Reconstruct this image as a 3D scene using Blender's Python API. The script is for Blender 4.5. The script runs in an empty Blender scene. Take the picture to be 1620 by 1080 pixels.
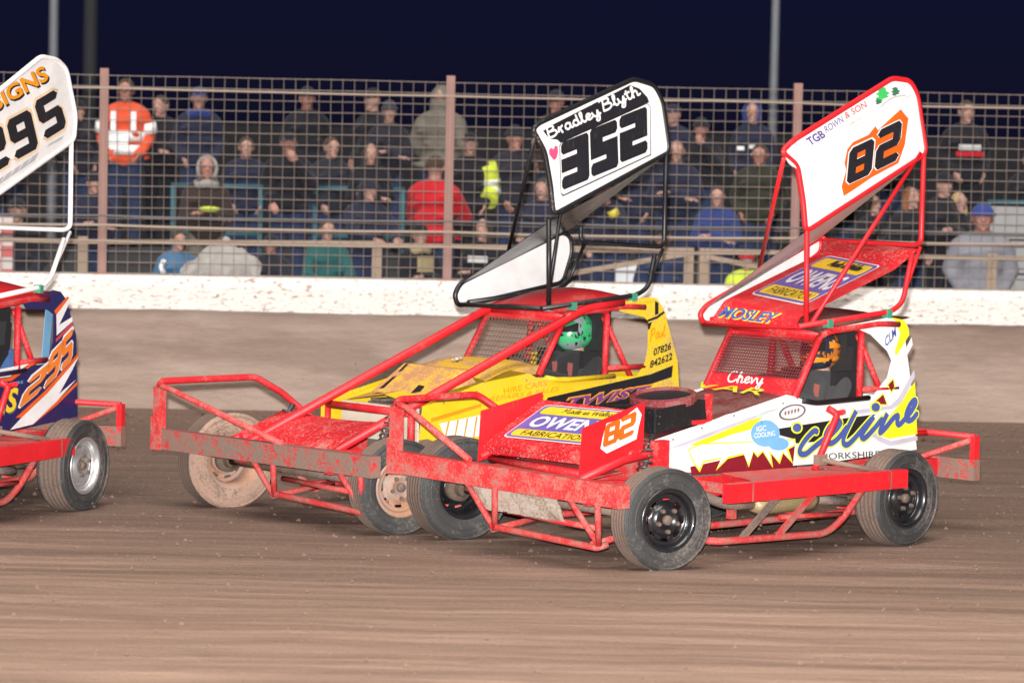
import bpy, bmesh, math, random
from mathutils import Vector, Matrix, noise as mnoise
random.seed(7)
scene = bpy.context.scene
COL = scene.collection

# ---------------------------------------------------------------- camera, light, exposure
cam = bpy.data.cameras.new('camera'); cam_ob = bpy.data.objects.new('camera', cam); COL.objects.link(cam_ob)
cam.lens = 117.78; cam.sensor_width = 36.0; cam.clip_end = 3000; cam.clip_start = 0.5
pitch, roll = math.radians(-3.692), math.radians(1.2)
fw = Vector((0, math.cos(pitch), math.sin(pitch))); up = Vector((0, -math.sin(pitch), math.cos(pitch))); rt = Vector((1, 0, 0))
r2 = rt*math.cos(roll) + up*math.sin(roll); u2 = up*math.cos(roll) - rt*math.sin(roll)
M = Matrix((r2, u2, -fw)).transposed().to_4x4(); M.translation = (0, 0, 2.9)
cam_ob.matrix_world = M
cam.dof.use_dof = True; cam.dof.focus_distance = 23.3; cam.dof.aperture_fstop = 2.2
scene.camera = cam_ob

SUN_EL, SUN_ROT = math.radians(66), math.radians(190)
world = bpy.data.worlds.new('World'); scene.world = world; world.use_nodes = True
nt = world.node_tree; bg = nt.nodes['Background']
sky = nt.nodes.new('ShaderNodeTexSky'); sky.sky_type = 'NISHITA'; sky.sun_disc = False
sky.sun_elevation = SUN_EL; sky.sun_rotation = SUN_ROT; sky.ozone_density = 6.0; sky.dust_density = 0.3; sky.air_density = 1.0
night = nt.nodes.new('ShaderNodeMix'); night.data_type = 'RGBA'; night.blend_type = 'MULTIPLY'; night.inputs[0].default_value = 1; night.inputs[7].default_value = (.25, .25, 1.0, 1)
nt.links.new(sky.outputs[0], night.inputs[6]); nt.links.new(night.outputs[2], bg.inputs[0]); bg.inputs[1].default_value = 0.0019

# the ring of floodlights round the oval: one very soft high lamp
sun = bpy.data.lights.new('floodlight_wash', 'SUN'); sun.energy = 1.6; sun.angle = math.radians(45); sun.color = (1.0, .93, .86)
sun_ob = bpy.data.objects.new('floodlight_wash', sun); COL.objects.link(sun_ob)
sun_dir = Vector((math.sin(SUN_ROT)*math.cos(SUN_EL), math.cos(SUN_ROT)*math.cos(SUN_EL), math.sin(SUN_EL)))
sun_ob.rotation_euler = sun_dir.to_track_quat('Z', 'Y').to_euler(); sun_ob.location = (0, -10, 20)
# the photographer's flash gun, on the camera's hot shoe just above the lens
fl = bpy.data.lights.new('flash_gun', 'POINT'); fl.energy = 22500; fl.shadow_soft_size = .05; fl.color = (1.0, .98, .96)
fl_ob = bpy.data.objects.new('flash_gun', fl); COL.objects.link(fl_ob); fl_ob.location = (-.06, .05, 3.13)

vs = scene.view_settings; vs.view_transform = 'Standard'; vs.look = 'None'; vs.exposure = 1.0; vs.gamma = 1.0

# ---------------------------------------------------------------- helpers
class B:
    """collects faces of one mesh"""
    def __init__(s): s.v = []; s.f = []; s.m = []; s.sm = []
    def face(s, idx, m=0, smooth=False): s.f.append(idx); s.m.append(m); s.sm.append(smooth)
    def add(s, verts, faces, m=0, smooth=False):
        o = len(s.v); s.v += [tuple(p) for p in verts]
        for f in faces: s.face([i+o for i in f], m, smooth)
        return s
    def box(s, c, d, R=None, m=0):
        x, y, z = d[0]/2, d[1]/2, d[2]/2; c = Vector(c)
        vs_ = [Vector((a*x, b*y, e*z)) for a in (-1, 1) for b in (-1, 1) for e in (-1, 1)]
        vs_ = [c+(R @ p if R else p) for p in vs_]
        return s.add(vs_, [(0,1,3,2),(4,6,7,5),(0,4,5,1),(2,3,7,6),(0,2,6,4),(1,5,7,3)], m)
    def bar(s, a, b, w, h, up_=(0, 0, 1), m=0):
        a, b = Vector(a), Vector(b); d = (b-a); L = d.length; d.normalize()
        u = Vector(up_); r = d.cross(u)
        if r.length < 1e-4: r = d.cross(Vector((0, 1, 0)))
        r.normalize(); u = r.cross(d)
        R = Matrix((d, r, u)).transposed()
        return s.box((a+b)/2, (L, w, h), R, m)
    def tube(s, path, r, n=8, fillet=0.0, closed=False, caps=True, m=0, flat=None):
        P = [Vector(p) for p in path]
        if fillet > 0:
            Q = []; N = len(P)
            for i, p in enumerate(P):
                if not closed and i in (0, N-1): Q.append(p); continue
                a, c = P[i-1], P[(i+1) % N]; f = min(fillet, (a-p).length*.45, (c-p).length*.45)
                s0, s1 = p+(a-p).normalized()*f, p+(c-p).normalized()*f
                for k in range(5):
                    t = k/4; Q.append(s0*(1-t)**2 + p*2*t*(1-t) + s1*t*t)
            P = Q
        N = len(P); o = len(s.v); prev = None
        for i, p in enumerate(P):
            if closed: d = (P[(i+1) % N]-P[i-1])
            else: d = P[min(i+1, N-1)]-P[max(i-1, 0)]
            d.normalize()
            if prev is None:
                a = Vector((0, 0, 1)) if abs(d.z) < .9 else Vector((1, 0, 0)); u = d.cross(a).normalized()
            else:
                u = (prev - d*prev.dot(d)); u = u.normalized() if u.length > 1e-6 else d.orthogonal().normalized()
            prev = u; w = d.cross(u)
            for k in range(n):
                t = 2*math.pi*k/n; rr = r if not isinstance(r, (list, tuple)) else r[min(i, len(r)-1)]
                s.v.append(tuple(p + (u*math.cos(t)+w*math.sin(t))*rr))
        for i in range(N if closed else N-1):
            for k in range(n):
                a, b = o+i*n+k, o+i*n+(k+1) % n; c, d_ = o+((i+1) % N)*n+(k+1) % n, o+((i+1) % N)*n+k
                s.face([a, b, c, d_], m, True)
        if caps and not closed:
            s.face([o+k for k in range(n)][::-1], m); s.face([o+(N-1)*n+k for k in range(n)], m)
        return s
    def plate(s, pts, t, m=0):
        P = [Vector(p) for p in pts]; nrm = newell(P)
        A = [p+nrm*t/2 for p in P]; C = [p-nrm*t/2 for p in P]; n = len(P); o = len(s.v)
        s.v += [tuple(p) for p in A+C]
        s.face([o+i for i in range(n)], m); s.face([o+n+i for i in range(n)][::-1], m)
        for i in range(n): j = (i+1) % n; s.face([o+i, o+n+i, o+n+j, o+j], m)
        return s
    def lathe(s, prof, n=40, c=(0, 0, 0), m=0, skip=None, smooth=True, axis='y', mats=None):
        o = len(s.v); k = len(prof); c = Vector(c)
        for i in range(n):
            t = 2*math.pi*i/n
            for r, y in prof:
                p = {'y': (r*math.cos(t), y, r*math.sin(t)), 'z': (r*math.cos(t), r*math.sin(t), y), 'x': (y, r*math.cos(t), r*math.sin(t))}[axis]
                s.v.append(tuple(c+Vector(p)))
        for i in range(n):
            for j in range(k-1):
                if skip and skip(i, j): continue
                a = o+i*k+j; b = o+((i+1) % n)*k+j
                s.face([a, a+1, b+1, b], mats[j] if mats else m, smooth)
        return s
    def sphere(s, c, r, nu=10, nv=6, m=0):
        r = r if isinstance(r, (tuple, list)) else (r, r, r); o = len(s.v)
        for j in range(1, nv):
            ph = math.pi*j/nv
            for i in range(nu):
                t = 2*math.pi*i/nu
                s.v.append((c[0]+r[0]*math.sin(ph)*math.cos(t), c[1]+r[1]*math.sin(ph)*math.sin(t), c[2]+r[2]*math.cos(ph)))
        a = len(s.v); s.v += [(c[0], c[1], c[2]+r[2]), (c[0], c[1], c[2]-r[2])]
        for j in range(nv-2):
            for i in range(nu):
                s.face([o+j*nu+i, o+(j+1)*nu+i, o+(j+1)*nu+(i+1) % nu, o+j*nu+(i+1) % nu], m, True)
        for i in range(nu):
            s.face([a, o+i, o+(i+1) % nu], m, True); s.face([a+1, o+(nv-2)*nu+(i+1) % nu, o+(nv-2)*nu+i], m, True)
        return s
    def grid(s, f, nu, nv, m=0, smooth=True, flip=False):
        o = len(s.v)
        for j in range(nv+1):
            for i in range(nu+1): s.v.append(tuple(f(i/nu, j/nv)))
        for j in range(nv):
            for i in range(nu):
                q = [o+j*(nu+1)+i, o+j*(nu+1)+i+1, o+(j+1)*(nu+1)+i+1, o+(j+1)*(nu+1)+i]
                s.face(q[::-1] if flip else q, m, smooth)
        return s
    def mesh(s, name):
        me = bpy.data.meshes.new(name); me.from_pydata(s.v, [], s.f)
        me.polygons.foreach_set('material_index', s.m); me.polygons.foreach_set('use_smooth', s.sm)
        me.update(); return me
def newell(P):
    n = Vector((0, 0, 0))
    for i, p in enumerate(P):
        q = P[(i+1) % len(P)]
        n += Vector(((p.y-q.y)*(p.z+q.z), (p.z-q.z)*(p.x+q.x), (p.x-q.x)*(p.y+q.y)))
    return n.normalized() if n.length > 1e-12 else Vector((0, 0, 1))
def fixn(me):
    bm = bmesh.new(); bm.from_mesh(me); bmesh.ops.recalc_face_normals(bm, faces=bm.faces); bm.to_mesh(me); bm.free()
def obj(name, b, mat, parent=None, fix=True):
    me = b.mesh(name) if isinstance(b, B) else b
    if fix and isinstance(b, B): fixn(me)
    o = bpy.data.objects.new(name, me); COL.objects.link(o)
    if isinstance(b, B) or not me.materials:
        for k in (mat if isinstance(mat, (list, tuple)) else [mat]): me.materials.append(k)
    if parent: o.parent = parent
    return o
def empty(name, loc=(0, 0, 0), rz=0.0):
    o = bpy.data.objects.new(name, None); COL.objects.link(o); o.location = loc; o.rotation_euler = (0, 0, rz); o.empty_display_size = .2; return o
def tag(o, label=None, cat=None, group=None, kind=None):
    if label: o['label'] = label
    if cat: o['category'] = cat
    if group: o['group'] = group
    if kind: o['kind'] = kind
    return o

# ---------------------------------------------------------------- materials
MUD = (.17, .105, .075)
def nodes(name):
    m = bpy.data.materials.new(name); m.use_nodes = True; t = m.node_tree
    return m, t, t.nodes['Principled BSDF']
def N(t, kind, **k):
    n = t.nodes.new(kind)
    for a, b in k.items(): setattr(n, a, b)
    return n
def tex(t, scale=(1, 1, 1), ns=5.0, detail=6.0, rough=.6, src='Object', loc=(0, 0, 0)):
    tc = N(t, 'ShaderNodeTexCoord'); mp = N(t, 'ShaderNodeMapping'); mp.inputs['Scale'].default_value = scale; mp.inputs['Location'].default_value = loc
    t.links.new(tc.outputs[src], mp.inputs[0]); nz = N(t, 'ShaderNodeTexNoise')
    nz.inputs['Scale'].default_value = ns; nz.inputs['Detail'].default_value = detail; nz.inputs['Roughness'].default_value = rough
    t.links.new(mp.outputs[0], nz.inputs['Vector']); return nz.outputs[0]
def ramp(t, src, lo, hi, a=(0, 0, 0, 1), b=(1, 1, 1, 1)):
    r = N(t, 'ShaderNodeValToRGB'); e = r.color_ramp.elements; e[0].position = lo; e[1].position = hi; e[0].color = a; e[1].color = b
    t.links.new(src, r.inputs[0]); return r.outputs[0]
def mix(t, fac, a, b, mode='MIX'):
    n = N(t, 'ShaderNodeMix', data_type='RGBA', blend_type=mode)
    for i, v in ((0, fac), (6, a), (7, b)):
        if hasattr(v, 'is_linked') or isinstance(v, bpy.types.NodeSocket): t.links.new(v, n.inputs[i])
        elif i == 0: n.inputs[0].default_value = v
        else: n.inputs[i].default_value = (*v[:3], 1)
    return n.outputs[2]
def math_(t, op, a, b):
    n = N(t, 'ShaderNodeMath', operation=op)
    for i, v in ((0, a), (1, b)):
        if isinstance(v, bpy.types.NodeSocket): t.links.new(v, n.inputs[i])
        else: n.inputs[i].default_value = v
    return n.outputs[0]
def bump(t, bs, h, strength, dist=.01):
    b = N(t, 'ShaderNodeBump'); b.inputs['Strength'].default_value = strength; b.inputs['Distance'].default_value = dist
    t.links.new(h, b.inputs['Height']); t.links.new(b.outputs[0], bs.inputs['Normal'])
_mc = {}
def paint(name, rgb, mud=.12, rough=.38, metal=0.0, speck=.5, mudcol=MUD, blotch=3.0, coat=0.0, soft=1.0):
    """painted sheet metal with shale flung over it: blotches, fine specks, faint scratches"""
    if name in _mc: return _mc[name]
    m, t, bs = nodes(name); _mc[name] = m
    big = tex(t, ns=blotch, detail=8, rough=.7); fine = tex(t, ns=55, detail=3, rough=.7); scr = tex(t, (30, 30, 2.5), ns=3, detail=4)
    thr = .78-mud*.55
    f = math_(t, 'ADD', math_(t, 'MULTIPLY', big, .62), math_(t, 'MULTIPLY', fine, .38))
    mask = ramp(t, f, thr-(.10+.02*mud)*soft, thr+.06*soft)
    sp = ramp(t, fine, .72-.1*speck, .76-.1*speck)
    mask2 = math_(t, 'MAXIMUM', mask, math_(t, 'MULTIPLY', sp, min(1, speck)))
    var = mix(t, ramp(t, big, .3, .7), [c*.82 for c in rgb], [min(1, c*1.08) for c in rgb])
    var = mix(t, math_(t, 'MULTIPLY', ramp(t, scr, .62, .72), .35), var, [c*.6+.12 for c in rgb])
    mc = mix(t, fine, [c*.75 for c in mudcol], [c*1.5 for c in mudcol])
    t.links.new(mix(t, mask2, var, mc), bs.inputs['Base Color'])
    rr = math_(t, 'ADD', math_(t, 'MULTIPLY', mask2, .9-rough), math_(t, 'ADD', rough, math_(t, 'MULTIPLY', big, .12)))
    t.links.new(rr, bs.inputs['Roughness']); bs.inputs['Metallic'].default_value = metal
    if coat: bs.inputs['Coat Weight'].default_value = coat
    dent = tex(t, ns=1.7, detail=2, rough=.4)
    bump(t, bs, math_(t, 'ADD', math_(t, 'MULTIPLY', mask2, .5), math_(t, 'ADD', math_(t, 'MULTIPLY', big, .5), math_(t, 'MULTIPLY', dent, 3.0))), .4, .008)
    return m
def cloth(name, rgb, var=.25, ns=25):
    if name in _mc: return _mc[name]
    m, t, bs = nodes(name); _mc[name] = m
    a = tex(t, ns=6, detail=5); c = tex(t, ns=ns*6, detail=2)
    t.links.new(mix(t, a, [x*(1-var) for x in rgb], [min(1, x*(1+var)) for x in rgb]), bs.inputs['Base Color'])
    bs.inputs['Roughness'].default_value = .9; bs.inputs['Sheen Weight'].default_value = .1
    bump(t, bs, math_(t, 'ADD', math_(t, 'MULTIPLY', a, 2.0), c), .5, .01); return m
def plain(name, rgb, rough=.5, metal=0.0, nvar=.12):
    if name in _mc: return _mc[name]
    m, t, bs = nodes(name); _mc[name] = m
    a = tex(t, ns=9, detail=6)
    t.links.new(mix(t, a, [x*(1-nvar) for x in rgb], [min(1, x*(1+nvar)) for x in rgb]), bs.inputs['Base Color'])
    bs.inputs['Roughness'].default_value = rough; bs.inputs['Metallic'].default_value = metal; return m

RED = paint('red_paint', (.60, .014, .022), .30, .48, speck=.7, mudcol=(.3, .15, .12))
RED_CLEAN = paint('red_paint_clean', (.64, .013, .02), .15, .42, speck=.4, mudcol=(.34, .18, .15))
RED_MUD = paint('red_paint_muddy', (.60, .03, .035), .40, .5, speck=1.0, blotch=7, mudcol=(.26, .14, .11))
RED_CAKED = paint('red_paint_caked', (.58, .03, .035), .56, .55, speck=1.0, blotch=11, mudcol=(.17, .115, .09), soft=.45)
RED_SPECK = paint('red_paint_spattered', (.64, .015, .025), .3, .45, speck=1.3, mudcol=(.42, .22, .18), blotch=4)
BLACK = paint('black_tube_paint', (.012, .012, .014), .16, .35, speck=.55, mudcol=(.3, .24, .2))
WHITE_TUBE = paint('white_tube_paint', (.8, .78, .76), .12, .4, speck=.2)
WHITE = paint('white_panel', (.8, .79, .78), .10, .4, speck=.12, mudcol=(.4, .3, .24))
YELLOW = paint('yellow_panel', (.78, .55, .015), .33, .42, speck=.45, mudcol=(.34, .2, .11))
YELLOW_DIRTY = paint('yellow_panel_dirty', (.72, .42, .03), .5, .5, speck=.6, mudcol=(.3, .17, .1))
NAVY = paint('navy_panel', (.016, .016, .10), .12, .35, speck=.25)
BONNET = paint('maroon_bonnet', (.16, .02, .025), .42, .42, speck=.5, mudcol=(.16, .09, .07))
BLACKBOX = paint('black_plastic', (.012, .012, .013), .1, .3, speck=.5, mudcol=(.35, .3, .27))
ALU = paint('aluminium', (.6, .6, .6), .2, .35, .9, speck=.2)
STEEL = paint('dirty_steel', (.22, .2, .19), .5, .5, .6, speck=.5, mudcol=(.28, .19, .14))
GOLD = paint('brass_silencer', (.5, .4, .2), .35, .4, .5)
MUDMET = paint('mud_plate', (.5, .43, .36), .42, .85, speck=.5, mudcol=(.22, .15, .115), blotch=5, soft=.6)
CREAM = paint('cream_grille', (.6, .53, .43), .3, .6, speck=.4)
RIM_BLACK = paint('black_wheel', (.012, .012, .014), .12, .22, speck=.2, mudcol=(.2, .14, .1), coat=.5)
RIM_SILVER = paint('silver_wheel', (.62, .62, .62), .16, .28, .75, speck=.2)
RIM_RUST = paint('muddy_wheel', (.3, .3, .3), .58, .5, .3, speck=.6, mudcol=(.36, .2, .13))
RUBBER_SIDE = paint('tyre_sidewall', (.035, .034, .034), .30, .6, speck=.12, mudcol=(.13, .105, .09), blotch=4)
RUBBER_MUD = paint('tyre_sidewall_muddy', (.08, .065, .055), .62, .85, speck=.3, mudcol=(.27, .175, .13), blotch=5)
RUBBER_TREAD = paint('tyre_tread', (.06, .05, .045), .62, .9, speck=.4, mudcol=(.13, .09, .07))
SPRING = paint('spring_steel', (.09, .09, .1), .3, .35, .7)
SEAT = plain('seat_black', (.02, .02, .022), .6)
NUT = paint('lug_nut', (.2, .15, .12), .5, .5, .3, mudcol=(.11, .075, .055))
GREEN_CLAMP = plain('green_clamp', (.05, .25, .16), .5)
DEC = {k: paint('decal_'+k, c, .07, .38, speck=.12) for k, c in dict(black=(.015, .015, .02), fluoro=(.78, .84, .02), lavender=(.52, .5, .58), maroon=(.2, .01, .02), pale=(.74, .72, .72),
    white=(.82, .81, .8), skyblue=(.16, .42, .72), palegreen=(.5, .72, .55), darkgrey=(.12, .12, .13), brown=(.22, .15, .13), royal=(.06, .1, .34), green_black=(.02, .05, .03), purple=(.1, .07, .28),
    redtext=(.6, .06, .06), greytext=(.45, .44, .45), pink=(.75, .45, .45), green=(.05, .5, .12), darkgreen=(.04, .16, .09), orange=(.8, .12, .01), pinkheart=(.75, .08, .2), orangetext=(.8, .3, .01),
    violet=(.16, .05, .2), flame=(.82, .22, .03), yellow=(.85, .6, .03), peach=(.8, .62, .42), signpurple=(.16, .12, .42)).items()}
SKIN = [plain('skin_%s' % k, c, .55, 0, .1) for k, c in (('fair', (.42, .24, .19)), ('ruddy', (.38, .18, .14)), ('tan', (.34, .2, .15)))]

# ---------------------------------------------------------------- lettering helpers
def frame_n(U, V):
    n = Vector(U).cross(Vector(V)).normalized(); return n
TOWARDS = Vector((.35, .8, .5))       # outward side of every lettered panel, in car axes (left, front, up)
LAY = .0016
def onto(pts2, O, U, V, lay):
    O, U, V = Vector(O), Vector(U), Vector(V); n = U.cross(V).normalized()
    if n.dot(TOWARDS) < 0: n = -n
    return [O+U*a+V*b+n*(lay*LAY) for a, b in pts2]
_tc = {}
def font_mesh(s, bold=0.0, shear=0.0):
    k = (s, bold, shear)
    if k in _tc: return _tc[k]
    cu = bpy.data.curves.new('t', 'FONT'); cu.body = s; cu.offset = bold; cu.shear = shear; cu.resolution_u = 3
    o = bpy.data.objects.new('t', cu); COL.objects.link(o)
    dg = bpy.context.evaluated_depsgraph_get(); me = bpy.data.meshes.new_from_object(o.evaluated_get(dg))
    vs_ = [tuple(v.co) for v in me.vertices]; fs = [list(p.vertices) for p in me.polygons]
    bpy.data.objects.remove(o); bpy.data.curves.remove(cu); bpy.data.meshes.remove(me)
    x0 = min(v[0] for v in vs_); x1 = max(v[0] for v in vs_); y0 = min(v[1] for v in vs_); y1 = max(v[1] for v in vs_)
    vs_ = [((v[0]-x0)/(x1-x0), (v[1]-y0)/(y1-y0)) for v in vs_]
    _tc[k] = (vs_, fs); return _tc[k]
# block digits on a coarse grid: columns / rows are stroke and gap, never overlapping
DIG = {'2': ['###', '..#', '###', '#..', '###'], '3': ['###', '..#', '###', '..#', '###'], '5': ['###', '#..', '###', '..#', '###'], '8': ['###', '#.#', '###', '#.#', '###'], '9': ['###', '#.#', '###', '..#', '###']}
def digit_cells(ch, narrow):
    cw = [.46, .10, .44] if narrow else [.34, .32, .34]; rh = [.27, .085, .29, .085, .27] if narrow else [.22, .17, .22, .17, .22]
    xs = [0, cw[0], cw[0]+cw[1], 1]; ys = [1]
    for h in rh: ys.append(ys[-1]-h)
    polys = []; g = DIG[ch]; ch_ = .13
    for r in range(5):
        for c in range(3):
            if g[r][c] != '#': continue
            x0, x1, y1, y0 = xs[c], xs[c+1], ys[r], ys[r+1]
            q = [(x0, y0), (x1, y0), (x1, y1), (x0, y1)]
            def at(rr, cc): return 0 <= rr < 5 and 0 <= cc < 3 and g[rr][cc] == '#'
            out = []
            for (px, py), (dr, dc) in zip(q, ((1, -1), (1, 1), (-1, 1), (-1, -1))):
                if not at(r+dr, c) and not at(r, c+dc) and not at(r+dr, c+dc) and (c in (0, 2)) and r in ((0, 4) if narrow else (0, 2, 4)):
                    k = (ch_*(x1-x0)/.34 if not narrow else .07); sx = 1 if px == x0 else -1; sy = 1 if py == y0 else -1
                    a = (px+sx*k, py); b_ = (px, py+sy*min(k, .12))
                    out += [b_, a] if (sx*sy > 0) else [a, b_]
                else: out.append((px, py))
            polys.append(out)
    return polys
# hand lettering, strokes in a unit box (x advance given)
SCR = {'B': (.8, [[(.05, .95), (.3, 1.0), (.22, .5), (.12, .02)], [(.3, 1.0), (.6, .98), (.68, .78), (.5, .58), (.3, .54)], [(.3, .54), (.65, .48), (.7, .2), (.45, .0), (.12, .02)]]),
 'C': (.75, [[(.7, .85), (.5, 1.0), (.2, .75), (.08, .35), (.2, .03), (.45, .03), (.7, .25)]]), 'P': (.75, [[(.3, 1.0), (.2, .5), (.1, -.1)], [(.05, .8), (.3, 1.02), (.65, .95), (.62, .6), (.25, .45)]]),
 'M': (1.0, [[(.05, 0), (.25, .95), (.4, .25), (.7, 1.0), (.8, .05), (1.0, .1)]]), 'W': (1.0, [[(.05, .95), (.2, .05), (.5, .75), (.65, .05), (.95, 1.0)]]),
 'r': (.42, [[(.0, .1), (.15, .55), (.2, .0)], [(.15, .4), (.38, .58)]]), 'a': (.52, [[(.45, .5), (.25, .58), (.08, .3), (.15, .04), (.35, .15), (.45, .5), (.4, .1), (.52, .06)]]),
 'd': (.55, [[(.45, .45), (.25, .55), (.08, .28), (.18, .04), (.38, .15), (.48, .95)], [(.46, .8), (.42, .1), (.55, .06)]]), 'l': (.34, [[(.0, .1), (.22, .6), (.28, .95), (.16, .9), (.12, .3), (.2, .02), (.34, .1)]]),
 'e': (.45, [[(.05, .25), (.35, .35), (.32, .56), (.15, .5), (.08, .2), (.22, .02), (.45, .15)]]), 'y': (.52, [[(.05, .55), (.1, .15), (.25, .06), (.42, .5)], [(.44, .55), (.4, .0), (.25, -.4), (.1, -.3), (.3, -.02), (.52, .15)]]),
 't': (.38, [[(.2, .9), (.15, .3), (.2, .02), (.38, .1)], [(.02, .62), (.36, .66)]]), 'h': (.55, [[(.0, .1), (.22, .7), (.25, .97), (.15, .85), (.1, .0)], [(.12, .35), (.32, .55), (.4, .35), (.38, .05), (.55, .08)]]),
 'v': (.48, [[(.02, .5), (.12, .45), (.18, .03), (.4, .5), (.48, .48)]]), 'u': (.52, [[(.05, .52), (.08, .12), (.22, .03), (.42, .5), (.42, .1), (.52, .06)]]), 'i': (.3, [[(.05, .1), (.15, .52), (.15, .08), (.3, .06)]]),
 'n': (.55, [[(.05, .5), (.1, .02), (.3, .54), (.42, .4), (.4, .05), (.55, .06)]]), 's': (.42, [[(.02, .1), (.25, .55), (.35, .2), (.2, .02), (.05, .08)]]), ' ': (.35, [])}
def smooth_path(P, k=3):
    if len(P) < 3: return P
    out = []
    for i in range(len(P)-1):
        p0, p1, p2, p3 = P[max(i-1, 0)], P[i], P[i+1], P[min(i+2, len(P)-1)]
        for j in range(k):
            t = j/k; out.append(.5*((2*p1)+(-p0+p2)*t+(2*p0-5*p1+4*p2-p3)*t*t+(-p0+3*p1-3*p2+p3)*t**3))
    out.append(P[-1]); return out
def ribbon(b, P, w, n, start=0):
    """flat brush stroke; every piece climbs a hair above the last so crossings never share a plane"""
    P = smooth_path([Vector(p) for p in P]); h = 0.00003; q = start
    for i in range(len(P)-1):
        d = P[i+1]-P[i]
        if d.length < 1e-6: continue
        d.normalize(); r = n.cross(d).normalized()*w/2; e = n*(q*h); q += 1
        b.add([P[i]+r+e, P[i]-r+e, P[i+1]-r+e, P[i+1]+r+e], [(0, 1, 2, 3)])
        c = P[i+1]+e+n*h*.5
        u = d; s_ = r.normalized()
        b.add([c+(u*math.cos(2*math.pi*k/8)+s_*math.sin(2*math.pi*k/8))*w/2 for k in range(8)], [tuple(range(8))])
    return q
def decals(D, parent_for):
    """D: measured livery shapes; each becomes a thin sheet on its panel"""
    for e in D:
        kind = e[0]; b = B()
        if kind == 'P':
            _, mat, lay, pts = e; P = [Vector(p) for p in pts]; n = newell(P)
            if n.dot(TOWARDS) < 0: n = -n
            b.add([p+n*lay*LAY for p in P], [tuple(range(len(P)))])
            o = obj('painted_shape', b, DEC[mat], parent_for(P[0]), fix=False)
        elif kind == 'K':
            _, mat, lay, w, paths = e; n = Vector((0, 1, 0)); q = 0
            for pa in paths: q = ribbon(b, [Vector(p)+n*lay*LAY for p in pa], w, n, q)
            o = obj('script_lettering', b, DEC[mat], parent_for(Vector(paths[0][0])), fix=False)
        else:
            _, s, mat, lay, O, U, V = e
            nm = 'lettering'
            if kind in ('T', 'Bd', 'I', 'It', 'Ob'):
                vs_, fs = font_mesh(s, {'T': .006, 'Bd': .03, 'I': .02, 'It': .03, 'Ob': .06}[kind], {'I': .25, 'It': .0}.get(kind, 0))
                b.add(onto(vs_, O, U, V, lay), fs)
            elif kind in ('G', 'N'):
                for pl in digit_cells(s, kind == 'N'): b.add(onto(pl, O, U, V, lay), [tuple(range(len(pl)))])
                nm = 'number'
            elif kind == 'C':
                tot = sum(SCR[c][0] for c in s); x = 0; q = 0; Uv, Vv = Vector(U), Vector(V); n = Uv.cross(Vv).normalized()
                if n.dot(TOWARDS) < 0: n = -n
                for c in s:
                    adv, st = SCR[c]
                    for pa in st: q = ribbon(b, onto([((x+p[0])/tot, p[1]) for p in pa], O, U, V, lay), Vv.length*(.19 if len(s) > 4 and s[0] == 'B' else .13), n, q)
                    x += adv
                nm = 'script_lettering'
            o = obj(nm, b, DEC[mat], parent_for(Vector(O)), fix=False)
def owens_sign(parent, O, U, V, n_off=1):
    """yellow and purple fabricator's board: script line, big white name, black foot line"""
    def rr(x0, y0, x1, y1, r=.06, ar=1.0):
        out = []
        for cx, cy, a0 in ((x1-r, y1-r*ar, 0), (x0+r, y1-r*ar, 90), (x0+r, y0+r*ar, 180), (x1-r, y0+r*ar, 270)):
            for k in range(4): t = math.radians(a0+k*30); out.append((cx+r*math.cos(t), cy+r*ar*math.sin(t)))
        return out
    for i, (q, m) in enumerate(((rr(0, 0, 1, 1), 'white'), (rr(.012, .02, .988, .98), 'signpurple'), (rr(.05, .06, .95, .26, .04, 2), 'yellow'), (rr(.05, .72, .95, .94, .04, 2), 'yellow'))):
        b = B(); P = onto(q, O, U, V, n_off+min(i, 2)); b.add(P, [tuple(range(len(P)))]); obj('painted_shape', b, DEC[m], parent, fix=False)
    O, U, V = Vector(O), Vector(U), Vector(V)
    sub = lambda x0, y0, x1, y1: (O+U*x0+V*y0, U*(x1-x0), V*(y1-y0))
    D = [('T', 'FABRICATION', 'black', n_off+3, *sub(.16, .09, .9, .23)), ('Bd', 'OWENS', 'white', n_off+3, *sub(.1, .33, .92, .66)), ('C', 'Made in Wales', 'black', n_off+3, *sub(.28, .79, .85, .92))]
    decals(D, lambda p: parent)
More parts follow.
